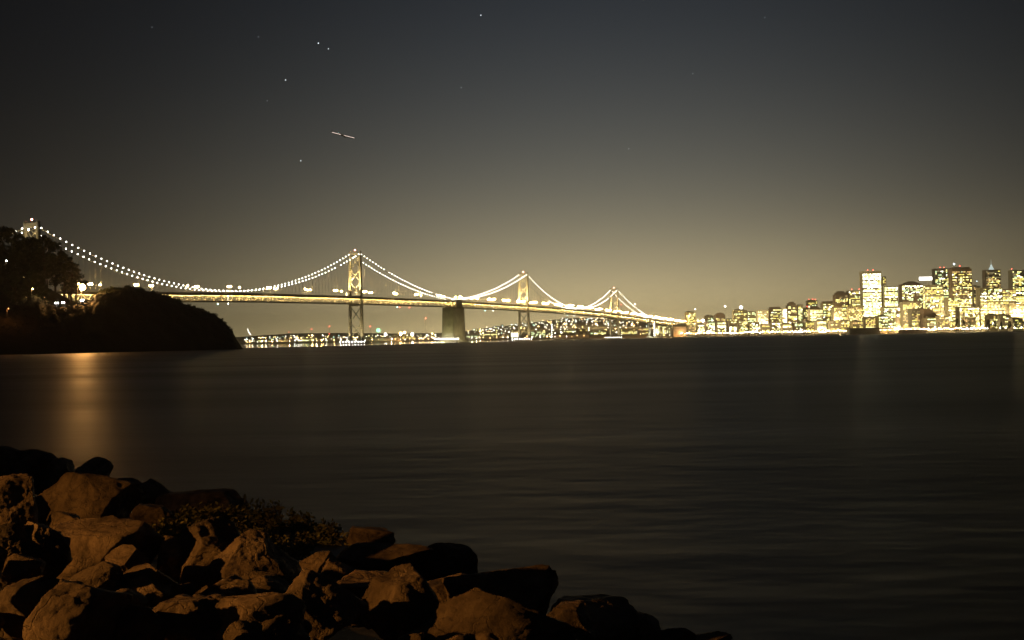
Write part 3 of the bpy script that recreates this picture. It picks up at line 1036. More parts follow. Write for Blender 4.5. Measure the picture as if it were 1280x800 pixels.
YEL = (4, 4, 1, 1, 1, 2); GRN = (3, 1, 0, 4, 2, 1); AMB = (2, 3, 4, 0, 0, 2); BRT = (5, 1, 0, 2, 6, 1); DIM = (1, 2, 2, 1, 0, 5)
BL = [
    # label, x0,x1,ytop, back, kw
    ("pale block with a roof antenna, first tall one right of the bridge end", 858, 870, 390.5, 350, dict(fac=0, lit=.42, mix=YEL, roof="plant")),
    ("narrow flat-topped block left of the domed building", 882, 892.5, 395, 420, dict(fac=0, lit=.5, mix=GRN, roof="plant")),
    ("brown building with a rounded dome roof", 895, 907, 395.5, 380, dict(fac=1, lit=.32, mix=AMB, roof="dome")),
    ("narrow dark block right of the domed building", 909, 915, 398.5, 500, dict(fac=3, lit=.3, mix=YEL)),
    ("broad low-rise tower under the bright rooftop flood lamp", 918, 934, 388, 300, dict(fac=0, lit=.5, mix=YEL, roof="plant")),
    ("greenish lit slab right of the rooftop flood lamp", 935, 946, 389.5, 330, dict(fac=0, lit=.6, mix=GRN)),
    ("flat-topped pale green block, second right of the rooftop flood lamp", 947.5, 961, 388.5, 300, dict(fac=2, lit=.6, mix=GRN)),
    ("brown tower with a flat dark roof slab left of the white lit column", 963, 977.5, 386, 420, dict(fac=1, lit=.4, mix=YEL, roof="slab")),
    ("slender building lit white from top to bottom", 978.5, 984.5, 386, 330, dict(fac=2, lit=1.4, mix=(2, 0, 0, 1, 8, 0))),
    ("brown block with a stepped roof right of the white lit column", 985.5, 997, 382, 430, dict(fac=1, lit=.42, mix=YEL, roof="step")),
    ("pale narrow tower beside the stepped brown block", 998, 1004, 381, 520, dict(fac=2, lit=.6, mix=GRN)),
    ("slim tower crowned by three red beacons", 1011, 1022.5, 376, 700, dict(fac=0, lit=.45, mix=YEL, beacons=(1013.5, 1018, 1021.5), roof="plant")),
    ("low wing left of the tower with three red beacons", 1005, 1011.5, 385, 650, dict(fac=0, lit=.5, mix=YEL, beacons=(1010.5,))),
    ("greenish white block in front of the three-beacon tower", 1013, 1029, 387, 330, dict(fac=2, lit=.75, mix=GRN, roof="pyramid")),
    ("tower with an overhanging flat dark cap, left of the stepped slab tower", 1029.5, 1043, 379, 400, dict(fac=0, lit=.5, mix=YEL, roof="slab")),
    ("tall tower with a stepped dark crown, left of the twin-beacon slab", 1045, 1061, 368.5, 520, dict(fac=1, lit=.5, mix=YEL, roof="step")),
    ("tower with an arcaded top and two red beacons beside the brightest tower", 1062, 1078.5, 363.5, 560, dict(fac=2, lit=.5, mix=YEL, beacons=(1067.5, 1077))),
    ("brightest and squarest tower, windows blazing white, two red beacons", 1079.5, 1103, 339.5, 450, dict(fac=2, lit=1.15, mix=BRT, beacons=(1088, 1095), dark_top=1)),
    ("darker tower half hidden behind the brightest tower", 1103, 1109, 346, 800, dict(fac=1, lit=.45, mix=AMB)),
    ("block with a solid bright yellow-green upper half", 1106.5, 1123.5, 358, 480, dict(fac=0, lit=1.05, mix=(4, 1, 0, 6, 3, 0))),
    ("broad tower with a sloping dark roof right of the yellow-green block", 1128.5, 1155, 356, 620, dict(fac=1, lit=.5, mix=GRN, roof="pyramid")),
    ("tower with curved pale top beneath the glowing white sign", 1157, 1181, 356.5, 480, dict(fac=2, lit=.55, mix=YEL, rot=-0.15)),
    ("greenish lit tower with two red beacons on its left corner", 1170.5, 1191, 336, 820, dict(fac=3, lit=.55, mix=(3, 1, 0, 3, 1, 2), beacons=(1179, 1184), rot=0.0)),
    ("massive tower with a dark crown band and one red beacon", 1191.5, 1216.5, 336.5, 560, dict(fac=1, lit=.55, mix=YEL, beacons=(1204,), roof="slab", dark_top=1)),
    ("narrow dark tower between the crowned tower and the spire tower", 1218, 1227, 358, 700, dict(fac=3, lit=.4, mix=YEL, roof="plant")),
    ("tower topped by a pale blue lit spire", 1234, 1252.5, 337.5, 900, dict(fac=1, lit=.5, mix=AMB, roof="spire")),
    ("wide block of long yellow lit rows below the spire tower", 1226, 1254, 360, 480, dict(fac=0, lit=.75, mix=YEL, strip=.8)),
    ("broad dark-topped block between the spire tower and the right edge", 1254, 1271, 362, 600, dict(fac=1, lit=.6, mix=YEL, strip=.6)),
    ("tall tower at the right edge with a red beacon on its left corner", 1267, 1290, 338, 700, dict(fac=3, lit=.6, mix=YEL, beacons=(1269,), strip=.5)),
    ("yellow lit slab under the crowned tower", 1186, 1200, 372, 330, dict(fac=0, lit=.7, mix=YEL)),
    ("yellow lit block right of the sloping wedge building", 1200, 1225, 384, 200, dict(fac=0, lit=.75, mix=YEL, strip=.5)),
    ("block of long bright rows above the dark waterfront trees", 1226, 1262, 377, 260, dict(fac=0, lit=.85, mix=YEL, strip=.8)),
    ("lit block at the right edge above the waterfront trees", 1262, 1292, 380, 240, dict(fac=0, lit=.75, mix=YEL, strip=.5)),
    ("pale low tower with amber rows behind the ferry terminal", 1129, 1148, 378, 330, dict(fac=2, lit=.5, mix=AMB)),
    ("low slab with twin vertical amber light strips", 1140, 1157, 386, 180, dict(fac=2, lit=.6, mix=AMB)),
    ("pale slab filling the gap left of the brightest tower's foot", 1043, 1062, 384, 260, dict(fac=0, lit=.6, mix=YEL)),
    ("amber lit mid-rise below the twin-beacon slab", 1061, 1080, 383, 280, dict(fac=0, lit=.6, mix=AMB)),
    ("low green-white block at the foot of the yellow-green one", 1105, 1126, 384, 240, dict(fac=0, lit=.6, mix=GRN)),
    ("mid-rise of scattered lights left of the domed building", 871, 881, 399, 300, dict(fac=0, lit=.4, mix=YEL)),
]
made = {}
for i, (lb, x0, x1, yt, back, kw) in enumerate(BL):
    made[i] = (building(lb, x0, x1, yt, back, seed=i, **kw), (x0 + x1) / 2)

# low infill blocks, each named by the tall one behind it
rnd = random.Random(77)
spots = [(846, 10), (856, 9), (866, 11), (877, 10), (889, 12), (903, 12), (917, 11), (930, 12), (944, 13), (958, 11), (971, 12), (985, 13), (999, 12), (1013, 12), (1028, 13), (1044, 12), (1058, 13),
         (1073, 14), (1089, 14), (1105, 13), (1166, 14), (1181, 13), (1214, 14), (1244, 14), (1258, 14), (1273, 14)]
short = {858: "antenna block", 882: "narrow flat-topped block", 895: "domed building", 909: "narrow dark block", 918: "rooftop flood lamp", 935: "greenish lit slab"}
used_l = {}
for i, (xc, w_) in enumerate(spots):
    hyt = lerp_tab([(840, 408), (900, 404), (1000, 402), (1100, 398), (1280, 396)], xc) + rnd.uniform(-3, 3)
    building("%s low block from the left in the lit row along the city waterfront" % nth(i + 1), xc - w_ / 2, xc + w_ / 2 - 1, hyt, 110 + rnd.uniform(-20, 40), seed=100 + i, fac=rnd.choice((0, 0, 1, 2)), lit=.6,
             mix=rnd.choice((YEL, AMB, BRT, GRN)), name="waterfront_building", group="low blocks along the city waterfront", maxpart=60, roof=rnd.choice((None, "plant")))

# wedge building with a raking roof
D = shore(1170) + 150
wb = thing("wedge_building", "dark wedge-shaped building with a long sloping roof below the white sign tower", "building", at_z(1170, 3, D), 0, "buildings of the city skyline")
hw = 15 * D / F; hz = at(1170, 386, D).z - 3
mb = MB(); mb.add([(-hw, 0, 0), (hw, 0, 0), (hw, 0, hz * .35), (-hw * .45, 0, hz), (-hw, 0, hz), (-hw, 30, 0), (hw, 30, 0), (hw, 30, hz * .35), (-hw * .45, 30, hz), (-hw, 30, hz)],
                  [(0, 1, 2, 3, 4), (9, 8, 7, 6, 5), (0, 4, 9, 5), (1, 6, 7, 2), (2, 7, 8, 3), (3, 8, 9, 4), (0, 5, 6, 1)])
mb.build("wall", FAC[1], wb)
for i in range(14):
    link("window", win_me[2 * (i % 2 + 1)], wb, (-hw * .8 + i % 5 * hw * .22, -.16, 5 + i // 5 * 7))

# glowing sign on the tower roof
D = shore(1157) + 470
sg = thing("rooftop_sign", "long glowing white blank sign bar on a pole above the curved pale tower", "sign", at(1157, 358, D))
q0 = at(1157, 348.2, D) - at(1157, 358, D)
mb = MB(); mb.box(q0, 16 * D / F, 2, 4.2 * D / F); mb.build("panel", emit_mat("sign_light", (1, .98, .9), 4.0), sg)
mb = MB(); mb.bar((0, 1.5, -2), q0 + Vector((0, 1.5, 0)), 1.4); mb.bar((10, 1.5, -2), q0 + Vector((10, 1.5, 0)), 1.4); mb.build("pole", DARKSTEEL, sg)

# ferry building with clock tower, piers
D = shore(1124) + 30
fb = thing("ferry_terminal", "long orange floodlit terminal with a pointed clock tower on the waterfront", "building", at_z(1120, 3, D))
Wd = 44 * D / F
mb = MB(); mb.box((0, 14, 5.5), Wd, 26, 13); mb.box((0, 14, 13), Wd * .9, 18, 3.5)
for i in range(24): mb.box((-Wd / 2 + 2 + i * (Wd - 4) / 23, -.3, 5), .8, .9, 11)
mb.build("wall", FAC[2], fb)
ck = MB(); zt = at(1124, 386.5, D).z - 3
ck.box((8, 10, zt * .42), 8, 8, zt * .84); ck.box((8, 10, zt * .89), 5.6, 5.6, zt * .1); ck.box((8, 10, zt), 4.4, 4.4, zt * .14, taper=.1); ck.build("clock_tower", FAC[2], fb)
cf = MB(); cf.tube([(8, 5.8, zt * .74), (8, 5.4, zt * .74)], 2.6, 16); cf.build("clock_face", W_MATS[4], fb)
for i in range(20):
    link("arch_window", win_me[3 if i % 3 else 9], fb, (-Wd / 2 + 4 + i * (Wd - 8) / 19, -.2, 8.5))
for i in (-1, 0, 1):
    lamp_in(fb, "flood_lamp", (i * Wd * .33, -14, 4), 26000, (1, .55, .18), 1.0)
lamp_in(fb, "tower_lamp", (8, -12, 14), 16000, (1, .85, .6), 1.0)

for (lb, x0, x1, yt, back, mcol) in (("low orange lit pier shed at the bridge end", 842, 858, 405, 20, FAC[1]), ("dark pier shed with a hump before the brightest tower", 1062, 1100, 409.5, -60, FAC[3]),
                                ("long dark pier shed left of the bridge end", 738, 812, 418.2, -90, FAC[1]), ("flat dark quay shed before the amber slab", 1128, 1158, 411.5, -20, FAC[1]),
                                ("low dark warehouse before the south shore hills", 690, 736, 417, 120, FAC[1]), ("low dark warehouse behind the green port floodlights", 452, 500, 422.0, 150, FAC[1])):
    xc = (x0 + x1) / 2; D = shore(xc) + back
    o = thing("pier_shed", lb, "shed", at_z(xc, 0.0, D), 0, "sheds on the piers")
    W_ = (x1 - x0) * D / F; H_ = at(xc, yt, D).z
    mb = MB(); mb.box((0, 15, H_ * .4), W_, 30, H_ * .8); mb.build("wall", mcol, o)
    r = MB(); r.add([(-W_ / 2 - .5, -1, H_ * .8), (W_ / 2 + .5, -1, H_ * .8), (W_ / 2 + .5, 31, H_ * .8), (-W_ / 2 - .5, 31, H_ * .8), (-W_ / 2 - .5, 15, H_), (W_ / 2 + .5, 15, H_)],
                    [(0, 1, 5, 4), (2, 3, 4, 5), (0, 4, 3), (1, 2, 5), (3, 2, 1, 0)])
    r.build("roof", FAC[3], o)
    if x0 == 842:
        for i in (-1, 1): lamp_in(o, "flood_lamp", (i * W_ * .3, -9, 6), 15000, (1, .5, .12), 1.0)

# waterfront lamps: the white and amber row at the water's edge
rnd = random.Random(3)
LH = {}
for nm, mt_, r_ in (("white", E_WHITE, 1.25), ("warm", E_SOD, 1.1), ("amber", E_ORANGE, 1.4)):
    mb = MB(); mb.ball((1.0, 0, 9), r_, 8, 5); LH[nm] = mb.mesh("lamp_head", mt_)
mb = MB(); mb.tube([(0, 0, -.5), (0, 0, 9)], .2, 5); mb.bar((0, 0, 9), (1, 0, 9.1), .2); LPOST = mb.mesh("post", DARKSTEEL)


def shore_lamp(label, px, D, kind, sc=1.0, z=3.0, group="street lamps along the city waterfront", power=0, col=(1, .72, .34)):
    o = thing("street_lamp", label, "street lamp", at_z(px, z, D), 0, group)
    for nm, me in (("post", LPOST), ("lamp_head", LH[kind])):
        c = link(nm, me, o); c.scale = (sc, sc, sc)
    if power: lamp_in(o, "bulb_lamp", (1, -4, 12), power, col, 1.0)
    return o


px = 846.0; i = 0
while px < 1234:
    i += 1
    shore_lamp("%s waterfront street lamp counted from the bridge end" % nth(i), px, shore(px) + rnd.uniform(5, 45), rnd.choices(("white", "warm", "amber"), (6, 5, 3))[0], rnd.uniform(.7, 1.15), power=60000 if i % 7 == 3 else 0)
    px += rnd.uniform(1.7, 3.1)
for j, px in enumerate((1250, 1256.5, 1268, 1276.5)):
    shore_lamp("%s of four spaced lamps under the dark waterfront trees" % nth(j + 1), px, shore(px) + 10, "white", .9)

# waterfront trees
wt = [(1197, 399, 9), (1205, 401, 8), (1212, 402, 8), (1236, 400, 10), (1244, 401, 9), (1252, 403, 8), (1262, 402, 8), (1271, 401, 9), (1279, 402, 9)]
for j, (px, yt, wpx) in enumerate(wt):
    D = shore(px) + 25; b_ = at_z(px, 3, D); H_ = at(px, yt, D).z - 3
    tree("waterfront_tree", "%s dark round tree from the left on the waterfront below the skyline" % nth(j + 1), b_, H_, "trees on the city waterfront", j % 4, 1.0 * wpx * D / F / H_ * 1.2, j)

# mast lamps and flood lamps of the city
def mast(label, px, ytop, D, mat, r, z0=3.0, light=None, name="light_mast", lattice=False, extra=None):
    b_ = at_z(px, z0, D); H_ = at(px, ytop, D).z - z0
    o = thing(name, label, "mast", b_)
    p = MB()
    if lattice:
        for s_ in (-1, 1): p.bar((s_ * 2.2, 0, 0), (s_ * .4, 0, H_), .5)
        n_ = int(H_ / 6)
        for i_ in range(n_):
            a_, c_ = 2.2 - 1.8 * i_ / n_, 2.2 - 1.8 * (i_ + 1) / n_
            p.bar((-a_, 0, H_ * i_ / n_), (c_, 0, H_ * (i_ + 1) / n_), .3); p.bar((a_, 0, H_ * i_ / n_), (-c_, 0, H_ * (i_ + 1) / n_), .3)
    else: p.tube([(0, 0, 0), (0, 0, H_)], .6, 6, 0, .25)
    p.build("pole", STEEL, o)
    l_ = MB(); l_.ball((0, 0, H_ + r * .8), r, 8, 6); l_.build("beacon" if lattice else "lamp_head", mat, o)
    if extra:
        for f_ in extra: l_ = MB(); l_.ball((0, -1, H_ * f_), r * .7, 8, 6); l_.build("lamp_head", mat, o)
    if light: lamp_in(o, "flood_lamp", (0, -3, H_), light[0], light[1], 1.0)
    return o


mast("tall mast with one white lamp standing clear of the roofs", 907, 383.5, 4100, E_WHITE, 2.3)
mast("brightest flood lamp rising from the broad low tower's roof", 927, 385.5, 3950, E_WHITE, 4.8)
mast("thin roof antenna with a small white light over the pale block", 869.5, 387, 4080, E_CABLE, 1.5)
mast("white lamp on a pole left of the domed building", 879, 402, 3800, E_WHITE, 4.2)
mast("cold blue-white lamp on the roofs beside the red beacons", 1194.5, 331, 3500, emit_mat("bluewhite_light", (.7, .92, 1), 7), 2.6)
mast("small blue-white lamp tip right of the crowned tower", 1222.5, 352, 3500, emit_mat("pale_blue_light", (.6, .85, 1), 4), 1.5)
mast("slender mast lit white all the way down on the south shore", 690, 406, 4150, E_WHITE, 1.2, extra=(.15, .3, .45, .6, .75, .88))
for j, (px, v_) in enumerate(((600, .3), (650, .35), (705, .4), (745, .35), (790, .4), (830, .35), (390, .2), (540, .25))):
    p_ = hill_pt(px, v_)
    o = tag(link("street_lamp", None, None, p_), "%s added fill lamp from the left among the hillside houses" % nth(j + 1), "street lamp", "added fill lamps on the far hills")
    for nm, me in (("post", LPOST), ("lamp_head", LH["warm"])):
        c = link(nm, me, o); c.scale = (2, 2, 2)
    lamp_in(o, "bulb_lamp", (1, -8, 60), 550000, (1, .74, .36), 2.0)  # added light high above the post, brightens the dark hill and haze
mast("lattice mast with a red beacon, second of five on the south shore", 412, 408.5, 5200, E_RED, 2.2, lattice=True, extra=(.55,))
mast("lattice mast with a red beacon, first of five on the south shore", 389.5, 412, 5200, E_RED, 2.0, lattice=True)
mast("lattice mast just right of the nearest full tower's foot", 463, 408.5, 5200, E_RED, 2.2, lattice=True)
mast("tallest lattice mast with red beacon left of the anchorage", 532.5, 398.3, 5400, E_RED, 2.4, lattice=True)
mast("lattice mast with a faint red beacon behind the headland tip", 361, 415, 5200, E_RED, 1.7, lattice=True)
mast("small red-lit mast above the far end of the bridge", 777, 381, 5200, E_RED, 1.8, z0=60, lattice=True)
mast("tiny blue-white mast lamp above the far end of the bridge", 794, 380.8, 5000, E_CABLE, 1.7, z0=60)
mast("green port floodlight, the brightest green light on the shore", 473, 415.0, 4460, E_GREENF, 8.0, light=(2000000, (.35, 1, .55)))
mast("white port floodlight right of the green one", 482, 419, 4480, E_WHITE, 4.6)
mast("amber port floodlight, left of a pair before the anchorage", 501, 418.4, 4480, E_SOD, 5.2, light=(600000, (1, .65, .2)))
mast("pale amber port floodlight, right of a pair before the anchorage", 515.5, 419, 4480, E_WHITE, 4.8, light=(200000, (1, .8, .5)))
mast("second amber floodlight nested beside the amber pair", 506, 416.5, 4500, E_SOD, 3.4)
# curved streak of light by the headland tip: a glowing tube, pole added
# fill lights added between the city towers to brighten the dark facades
for j, (px, bk) in enumerate(((865, 250), (900, 230), (940, 230), (975, 260), (1008, 250), (1042, 230), (1076, 240), (1112, 250), (1145, 260), (1180, 260), (1215, 240), (1245, 230), (1275, 220),
                              (1035, 440), (1100, 420), (1150, 520), (1190, 500), (1228, 450), (1260, 560))):
    o = shore_lamp("%s added fill lamp from the left in the lanes between the city towers" % nth(j + 1), px, shore(px) + bk, "warm", 1.0, group="added fill lamps in the city lanes")
    lamp_in(o, "bulb_lamp", (1, -6, 40), 300000, (1, .74, .36), 2.0)  # added fill light, well above the lamp head
D = 4300
cr_ = thing("curved_light_streak", "small curved streak of white light above the headland tip", "light_streak", at_z(313.5, 3, D))
pts = [at(a_, b_, D) - at_z(313.5, 3, D) for a_, b_ in ((309.5, 411), (310.2, 413.5), (311.5, 416), (313.5, 418.6))]
mb = MB(); mb.tube(pts, .8, 6, 0, 1.2); mb.build("streak_tube", emit_mat("streak_glow", (1, .96, .85), 5), cr_)  # light streak of unknown source, shaped as a glowing tube
mb = MB(); mb.tube([pts[-1], (0, 0, 0)], 1.0, 6); mb.build("pole", DARKSTEEL, cr_)

# bright box building by the third tower
building("small blazing white shed just left of the second full tower's foot", 638.5, 649.5, 415.2, 40, fac=2, lit=2.0, mix=(0, 0, 0, 0, 1, 0), seed=901, name="lit_warehouse", group="south shore blocks")
D = shore(644) + 20
for k_, (x0, x1, yt, lb) in enumerate(((560, 575, 0, ""),)): pass
for i, (x0, x1, yt) in enumerate(((318, 334, 424.5), (345, 360, 423.8), (372, 392, 423.0), (470, 492, 421.2), (497, 520, 420.0), (583, 600, 418), (604, 622, 416.8), (624, 636, 417.4), (664, 682, 414), (700, 716, 413.0), (720, 734, 411.5), (738, 758, 412.5), (776, 796, 411), (798, 812, 410), (818, 838, 406.5))):
    building("%s low lit block from the left along the south shore" % nth(i + 1), x0, x1, yt, 260 + 30 * (i % 3), fac=(0, 1, 2)[i % 3], lit=.42, mix=(YEL, AMB, GRN)[i % 3], seed=300 + i, name="shore_building", group="south shore blocks", maxpart=40)

# hillside houses
HS = []
for v in range(5):
    mb = MB(); mb.box((0, 4, 3.2), 9, 8, 7.4)
    mb.add([(-5, -.5, 6.9), (5, -.5, 6.9), (5, 8.5, 6.9), (-5, 8.5, 6.9), (-5, 4, 9.4), (5, 4, 9.4)], [(0, 1, 5, 4), (2, 3, 4, 5), (0, 4, 3), (1, 2, 5)])
    wm = [E_WHITE, E_SOD, W_MATS[4], W_MATS[0], E_TEAL][v]
    s_ = [1.5, 1.3, 3.6, 3.4, 1.2][v]
    mb.box((0 + .3 * v, -.16, 4.4), s_, .3, s_ * .8, 0, 1)
    HS.append(mb.mesh("hillside_house", [FAC[v % 3], wm]))
rnd = random.Random(12); n_h = 0; guard = 0
rows_ = {}
while n_h < 285 and guard < 5000:
    guard += 1
    px = rnd.choices((rnd.uniform(306, 560), rnd.uniform(575, 840)), (1, 2.2))[0]
    v = rnd.random() ** (.9 if px > 560 else 1.2)
    if px < 560: v *= .55
    p = hill_pt(px, v)
    if 545 < px < 585: continue
    vi = rnd.choices(range(5), (5, 4, 6, 7, 1))[0]
    o = link("hillside_house", HS[vi], None, p - Z * .5, rnd.uniform(-.5, .5))
    side_ = "west of the anchorage" if px < 560 else "between anchorage and bridge end"
    lvl = ("low", "mid-slope", "upper")[min(2, int(v * 3))]
    tag(o, "small %s house with %s on the hills beyond the bridge" % (lvl, ("a white porch lamp", "an amber porch lamp", "one bright white window", "one pale yellow window", "a teal lamp")[vi]), "house", "lit houses on the far hills")
    s3 = rnd.uniform(.8, 1.5); o.scale = (s3, s3, s3)
    n_h += 1
xb_ = MB(); rnd2 = random.Random(31)
for i in range(420):
    px = rnd2.choices((rnd2.uniform(306, 545), rnd2.uniform(585, 850)), (1, 2.0))[0]
    v = rnd2.random() ** .9 * (.55 if px < 560 else 1.0)
    p = hill_pt(px, v)
    xb_.box(p + Z * 2, 8, 7, 7, 0, 0)
    k_ = rnd2.choices((1, 2, 3, 4), (5, 4, 6, 2))[0]
    xb_.box(p + Vector((rnd2.uniform(-2, 2), -3.7, 4.5)), 2.0, .4, 1.6, 0, k_)
tag(xb_.build("far_houses", [FAC[0], E_WHITE, E_SOD, W_MATS[4], E_TEAL]), "uncounted further scatter of lit houses over the far hills", "houses", None, "stuff")
# south shore quay lamps
px = 308.0; i = 0; rnd = random.Random(21)
while px < 840:
    if not (436 < px < 456):
        i += 1
        shore_lamp("%s quay lamp from the headland tip along the south shore" % nth(i), px, shore(px) + rnd.uniform(10, 160), rnd.choices(("white", "warm", "amber"), (4, 5, 4))[0], rnd.uniform(.55, 1.0), group="quay lamps on the south shore", power=40000 if i % 5 == 4 else 0)
    px += rnd.uniform(3.5, 10)

# ------------------------------------------------------------------ sky: stars and an aeroplane
E_STAR = emit_mat("star_light", (.85, .93, 1.0), 3.2, "NONE")
E_STARD = emit_mat("faint_star_light", (.8, .88, 1.0), 1.0, "NONE")
for (px, py, r_, mt_, lb) in ((398, 54, 15, E_STAR, "brighter star of the close pair above the aeroplane"), (410.5, 61, 12, E_STAR, "fainter star of the close pair above the aeroplane"),
                             (357, 100, 13, E_STAR, "star alone to the upper left of the aeroplane"), (376, 201, 12, E_STAR, "star alone to the lower left of the aeroplane"),
                             (334, 126, 11, E_STARD, "faint star left of the lone upper-left one"), (323, 46, 11, E_STARD, "faint star left of the close pair"),
                             (601, 19, 13, E_STAR, "bright star near the top middle of the sky"), (576.5, 109.5, 12, E_STARD, "faint star above the concrete anchorage"),
                             (190, 34, 11, E_STARD, "faint star high on the left"), (956, 22, 11, E_STARD, "faint star high on the right"), (786, 186, 10, E_STARD, "faint star above the farthest tower"),
                             (866, 92, 10, E_STARD, "faint star above the end of the bridge")):
    mb = MB(); mb.ball((0, 0, 0), r_, 10, 6); o = mb.build("star", mt_, None, loc=at(px, py, 40000)); tag(o, lb, "star", "stars")

D = 3000.0
a0, a1 = at(413.5, 165.3, D), at(444.5, 173.2, D)
L_ = (a1 - a0).length
pl = thing("airplane", "small lit aeroplane crossing the dark sky above the bridge", "airplane", (a0 + a1) / 2)
dv = (a1 - a0).normalized()
pl.rotation_euler = dv.to_track_quat("X", "Z").to_euler()
WHITEP = rough_mat("aircraft_paint", (.10, .10, .10), (.14, .14, .14), .3, .6, 0)
mb = MB(); xs = [(-.5, .1), (-.46, .9), (-.36, 1.7), (-.1, 2.0), (.3, 2.0), (.42, 1.5), (.48, .8), (.5, .15)]
pts = [(x * L_, 0, 0) for x, r_ in xs]
rings = []
for x, r_ in xs:
    for k_ in range(12): rings.append((x * L_, r_ * math.cos(k_ * math.pi / 6), r_ * math.sin(k_ * math.pi / 6)))
mb.add(rings, [(i * 12 + k_, i * 12 + (k_ + 1) % 12, (i + 1) * 12 + (k_ + 1) % 12, (i + 1) * 12 + k_) for i in range(len(xs) - 1) for k_ in range(12)])
mb.build("fuselage", WHITEP, pl, True)
for s_ in (-1, 1):
    mb = MB(); mb.add([(6, s_ * 1.6, -.9), (-3, s_ * 1.6, -.9), (-11, s_ * 22, .8), (-8, s_ * 22, .8), (6, s_ * 1.6, -.3), (-3, s_ * 1.6, -.4), (-11, s_ * 22, 1.0), (-8, s_ * 22, 1.0)],
                       [(0, 1, 2, 3), (7, 6, 5, 4), (0, 3, 7, 4), (1, 5, 6, 2), (2, 6, 7, 3), (0, 4, 5, 1)])
    mb.build("wing", WHITEP, pl)
    e_ = MB(); e_.tube([(1, s_ * 9, -2), (6, s_ * 9, -2)], 1.3, 10); e_.build("engine", WHITEP, pl)
    l_ = MB(); l_.ball((-9, s_ * 22.3, 1), .2); l_.build("wingtip_light", E_RED if s_ > 0 else E_TEAL, pl)
mb = MB(); mb.add([(-L_ * .36, -.15, 1.5), (-L_ * .46, -.15, 1), (-L_ * .5, -.15, 5), (-L_ * .45, -.15, 5), (-L_ * .36, .15, 1.5), (-L_ * .46, .15, 1), (-L_ * .5, .15, 5), (-L_ * .45, .15, 5)],
                  [(0, 1, 2, 3), (7, 6, 5, 4), (0, 3, 7, 4), (1, 5, 6, 2), (2, 6, 7, 3)])
mb.build("tail_fin", WHITEP, pl)
mb = MB(); mb.box((0, -2.04, .4), L_ * .90, .16, .9); mb.box((0, 2.04, .4), L_ * .90, .16, .9); mb.build("cabin_windows", emit_mat("cabin_light", (1, .78, .68), 1.7), pl)
mb = MB(); mb.ball((L_ * .46, 0, -.6), .45); mb.ball((L_ * .2, -2, 0), .4); mb.ball((-L_ * .12, -1.9, 0), .42); mb.build("landing_light", bpy.data.materials["cabin_light"], pl)

# ------------------------------------------------------------------ the rock shore in front
NS = Vector((.753, .658, 0)); NSL = Vector((-.658, .753, 0))


def slope_z(p):
    n_ = p.x * NS.x + p.y * NS.y
    return max(-1.2, min(2.35, 2.0 - (n_ - 4.0) * .253))


def slope_hit(px, py, lift=0.0, wet=-9.0):
    r = ray(px, py); r = r / r.y
    lo = 1.0
    D = lo
    while D < 120:
        p = CAM + r * D
        if p.z <= max(wet, slope_z(p) + lift): return p, D
        D += 0.04
    return p, D


gb = MB(); NG = 90
for i in range(NG + 1):
    for j in range(NG + 1):
        n_ = -6 + 26 * i / NG; s_ = -26 + 70 * j / NG
        p = NS * n_ + NSL * s_
        p.z = slope_z(p) - .42 + .18 * noise.noise(Vector((p.x * .8, p.y * .8, 0)))
        gb.v.append(tuple(p))
for i in range(NG):
    for j in range(NG):
        a = i * (NG + 1) + j; gb.f.append((a, a + NG + 1, a + NG + 2, a + 1)); gb.m.append(0)
BANK = rough_mat("bank_earth", (.03, .024, .015), (.07, .055, .035), 1.0, .95, .6, .05)
struct(gb.build("shore_ground", BANK, smooth=True))


def ico(sub):
    import bmesh
    bm = bmesh.new(); bmesh.ops.create_icosphere(bm, subdivisions=sub, radius=1.0)
    vs = [v.co.copy() for v in bm.verts]; fs = [tuple(x.index for x in f.verts) for f in bm.faces]
    bm.free(); return vs, fs


ICO5 = ico(6); ICO4 = ico(5)


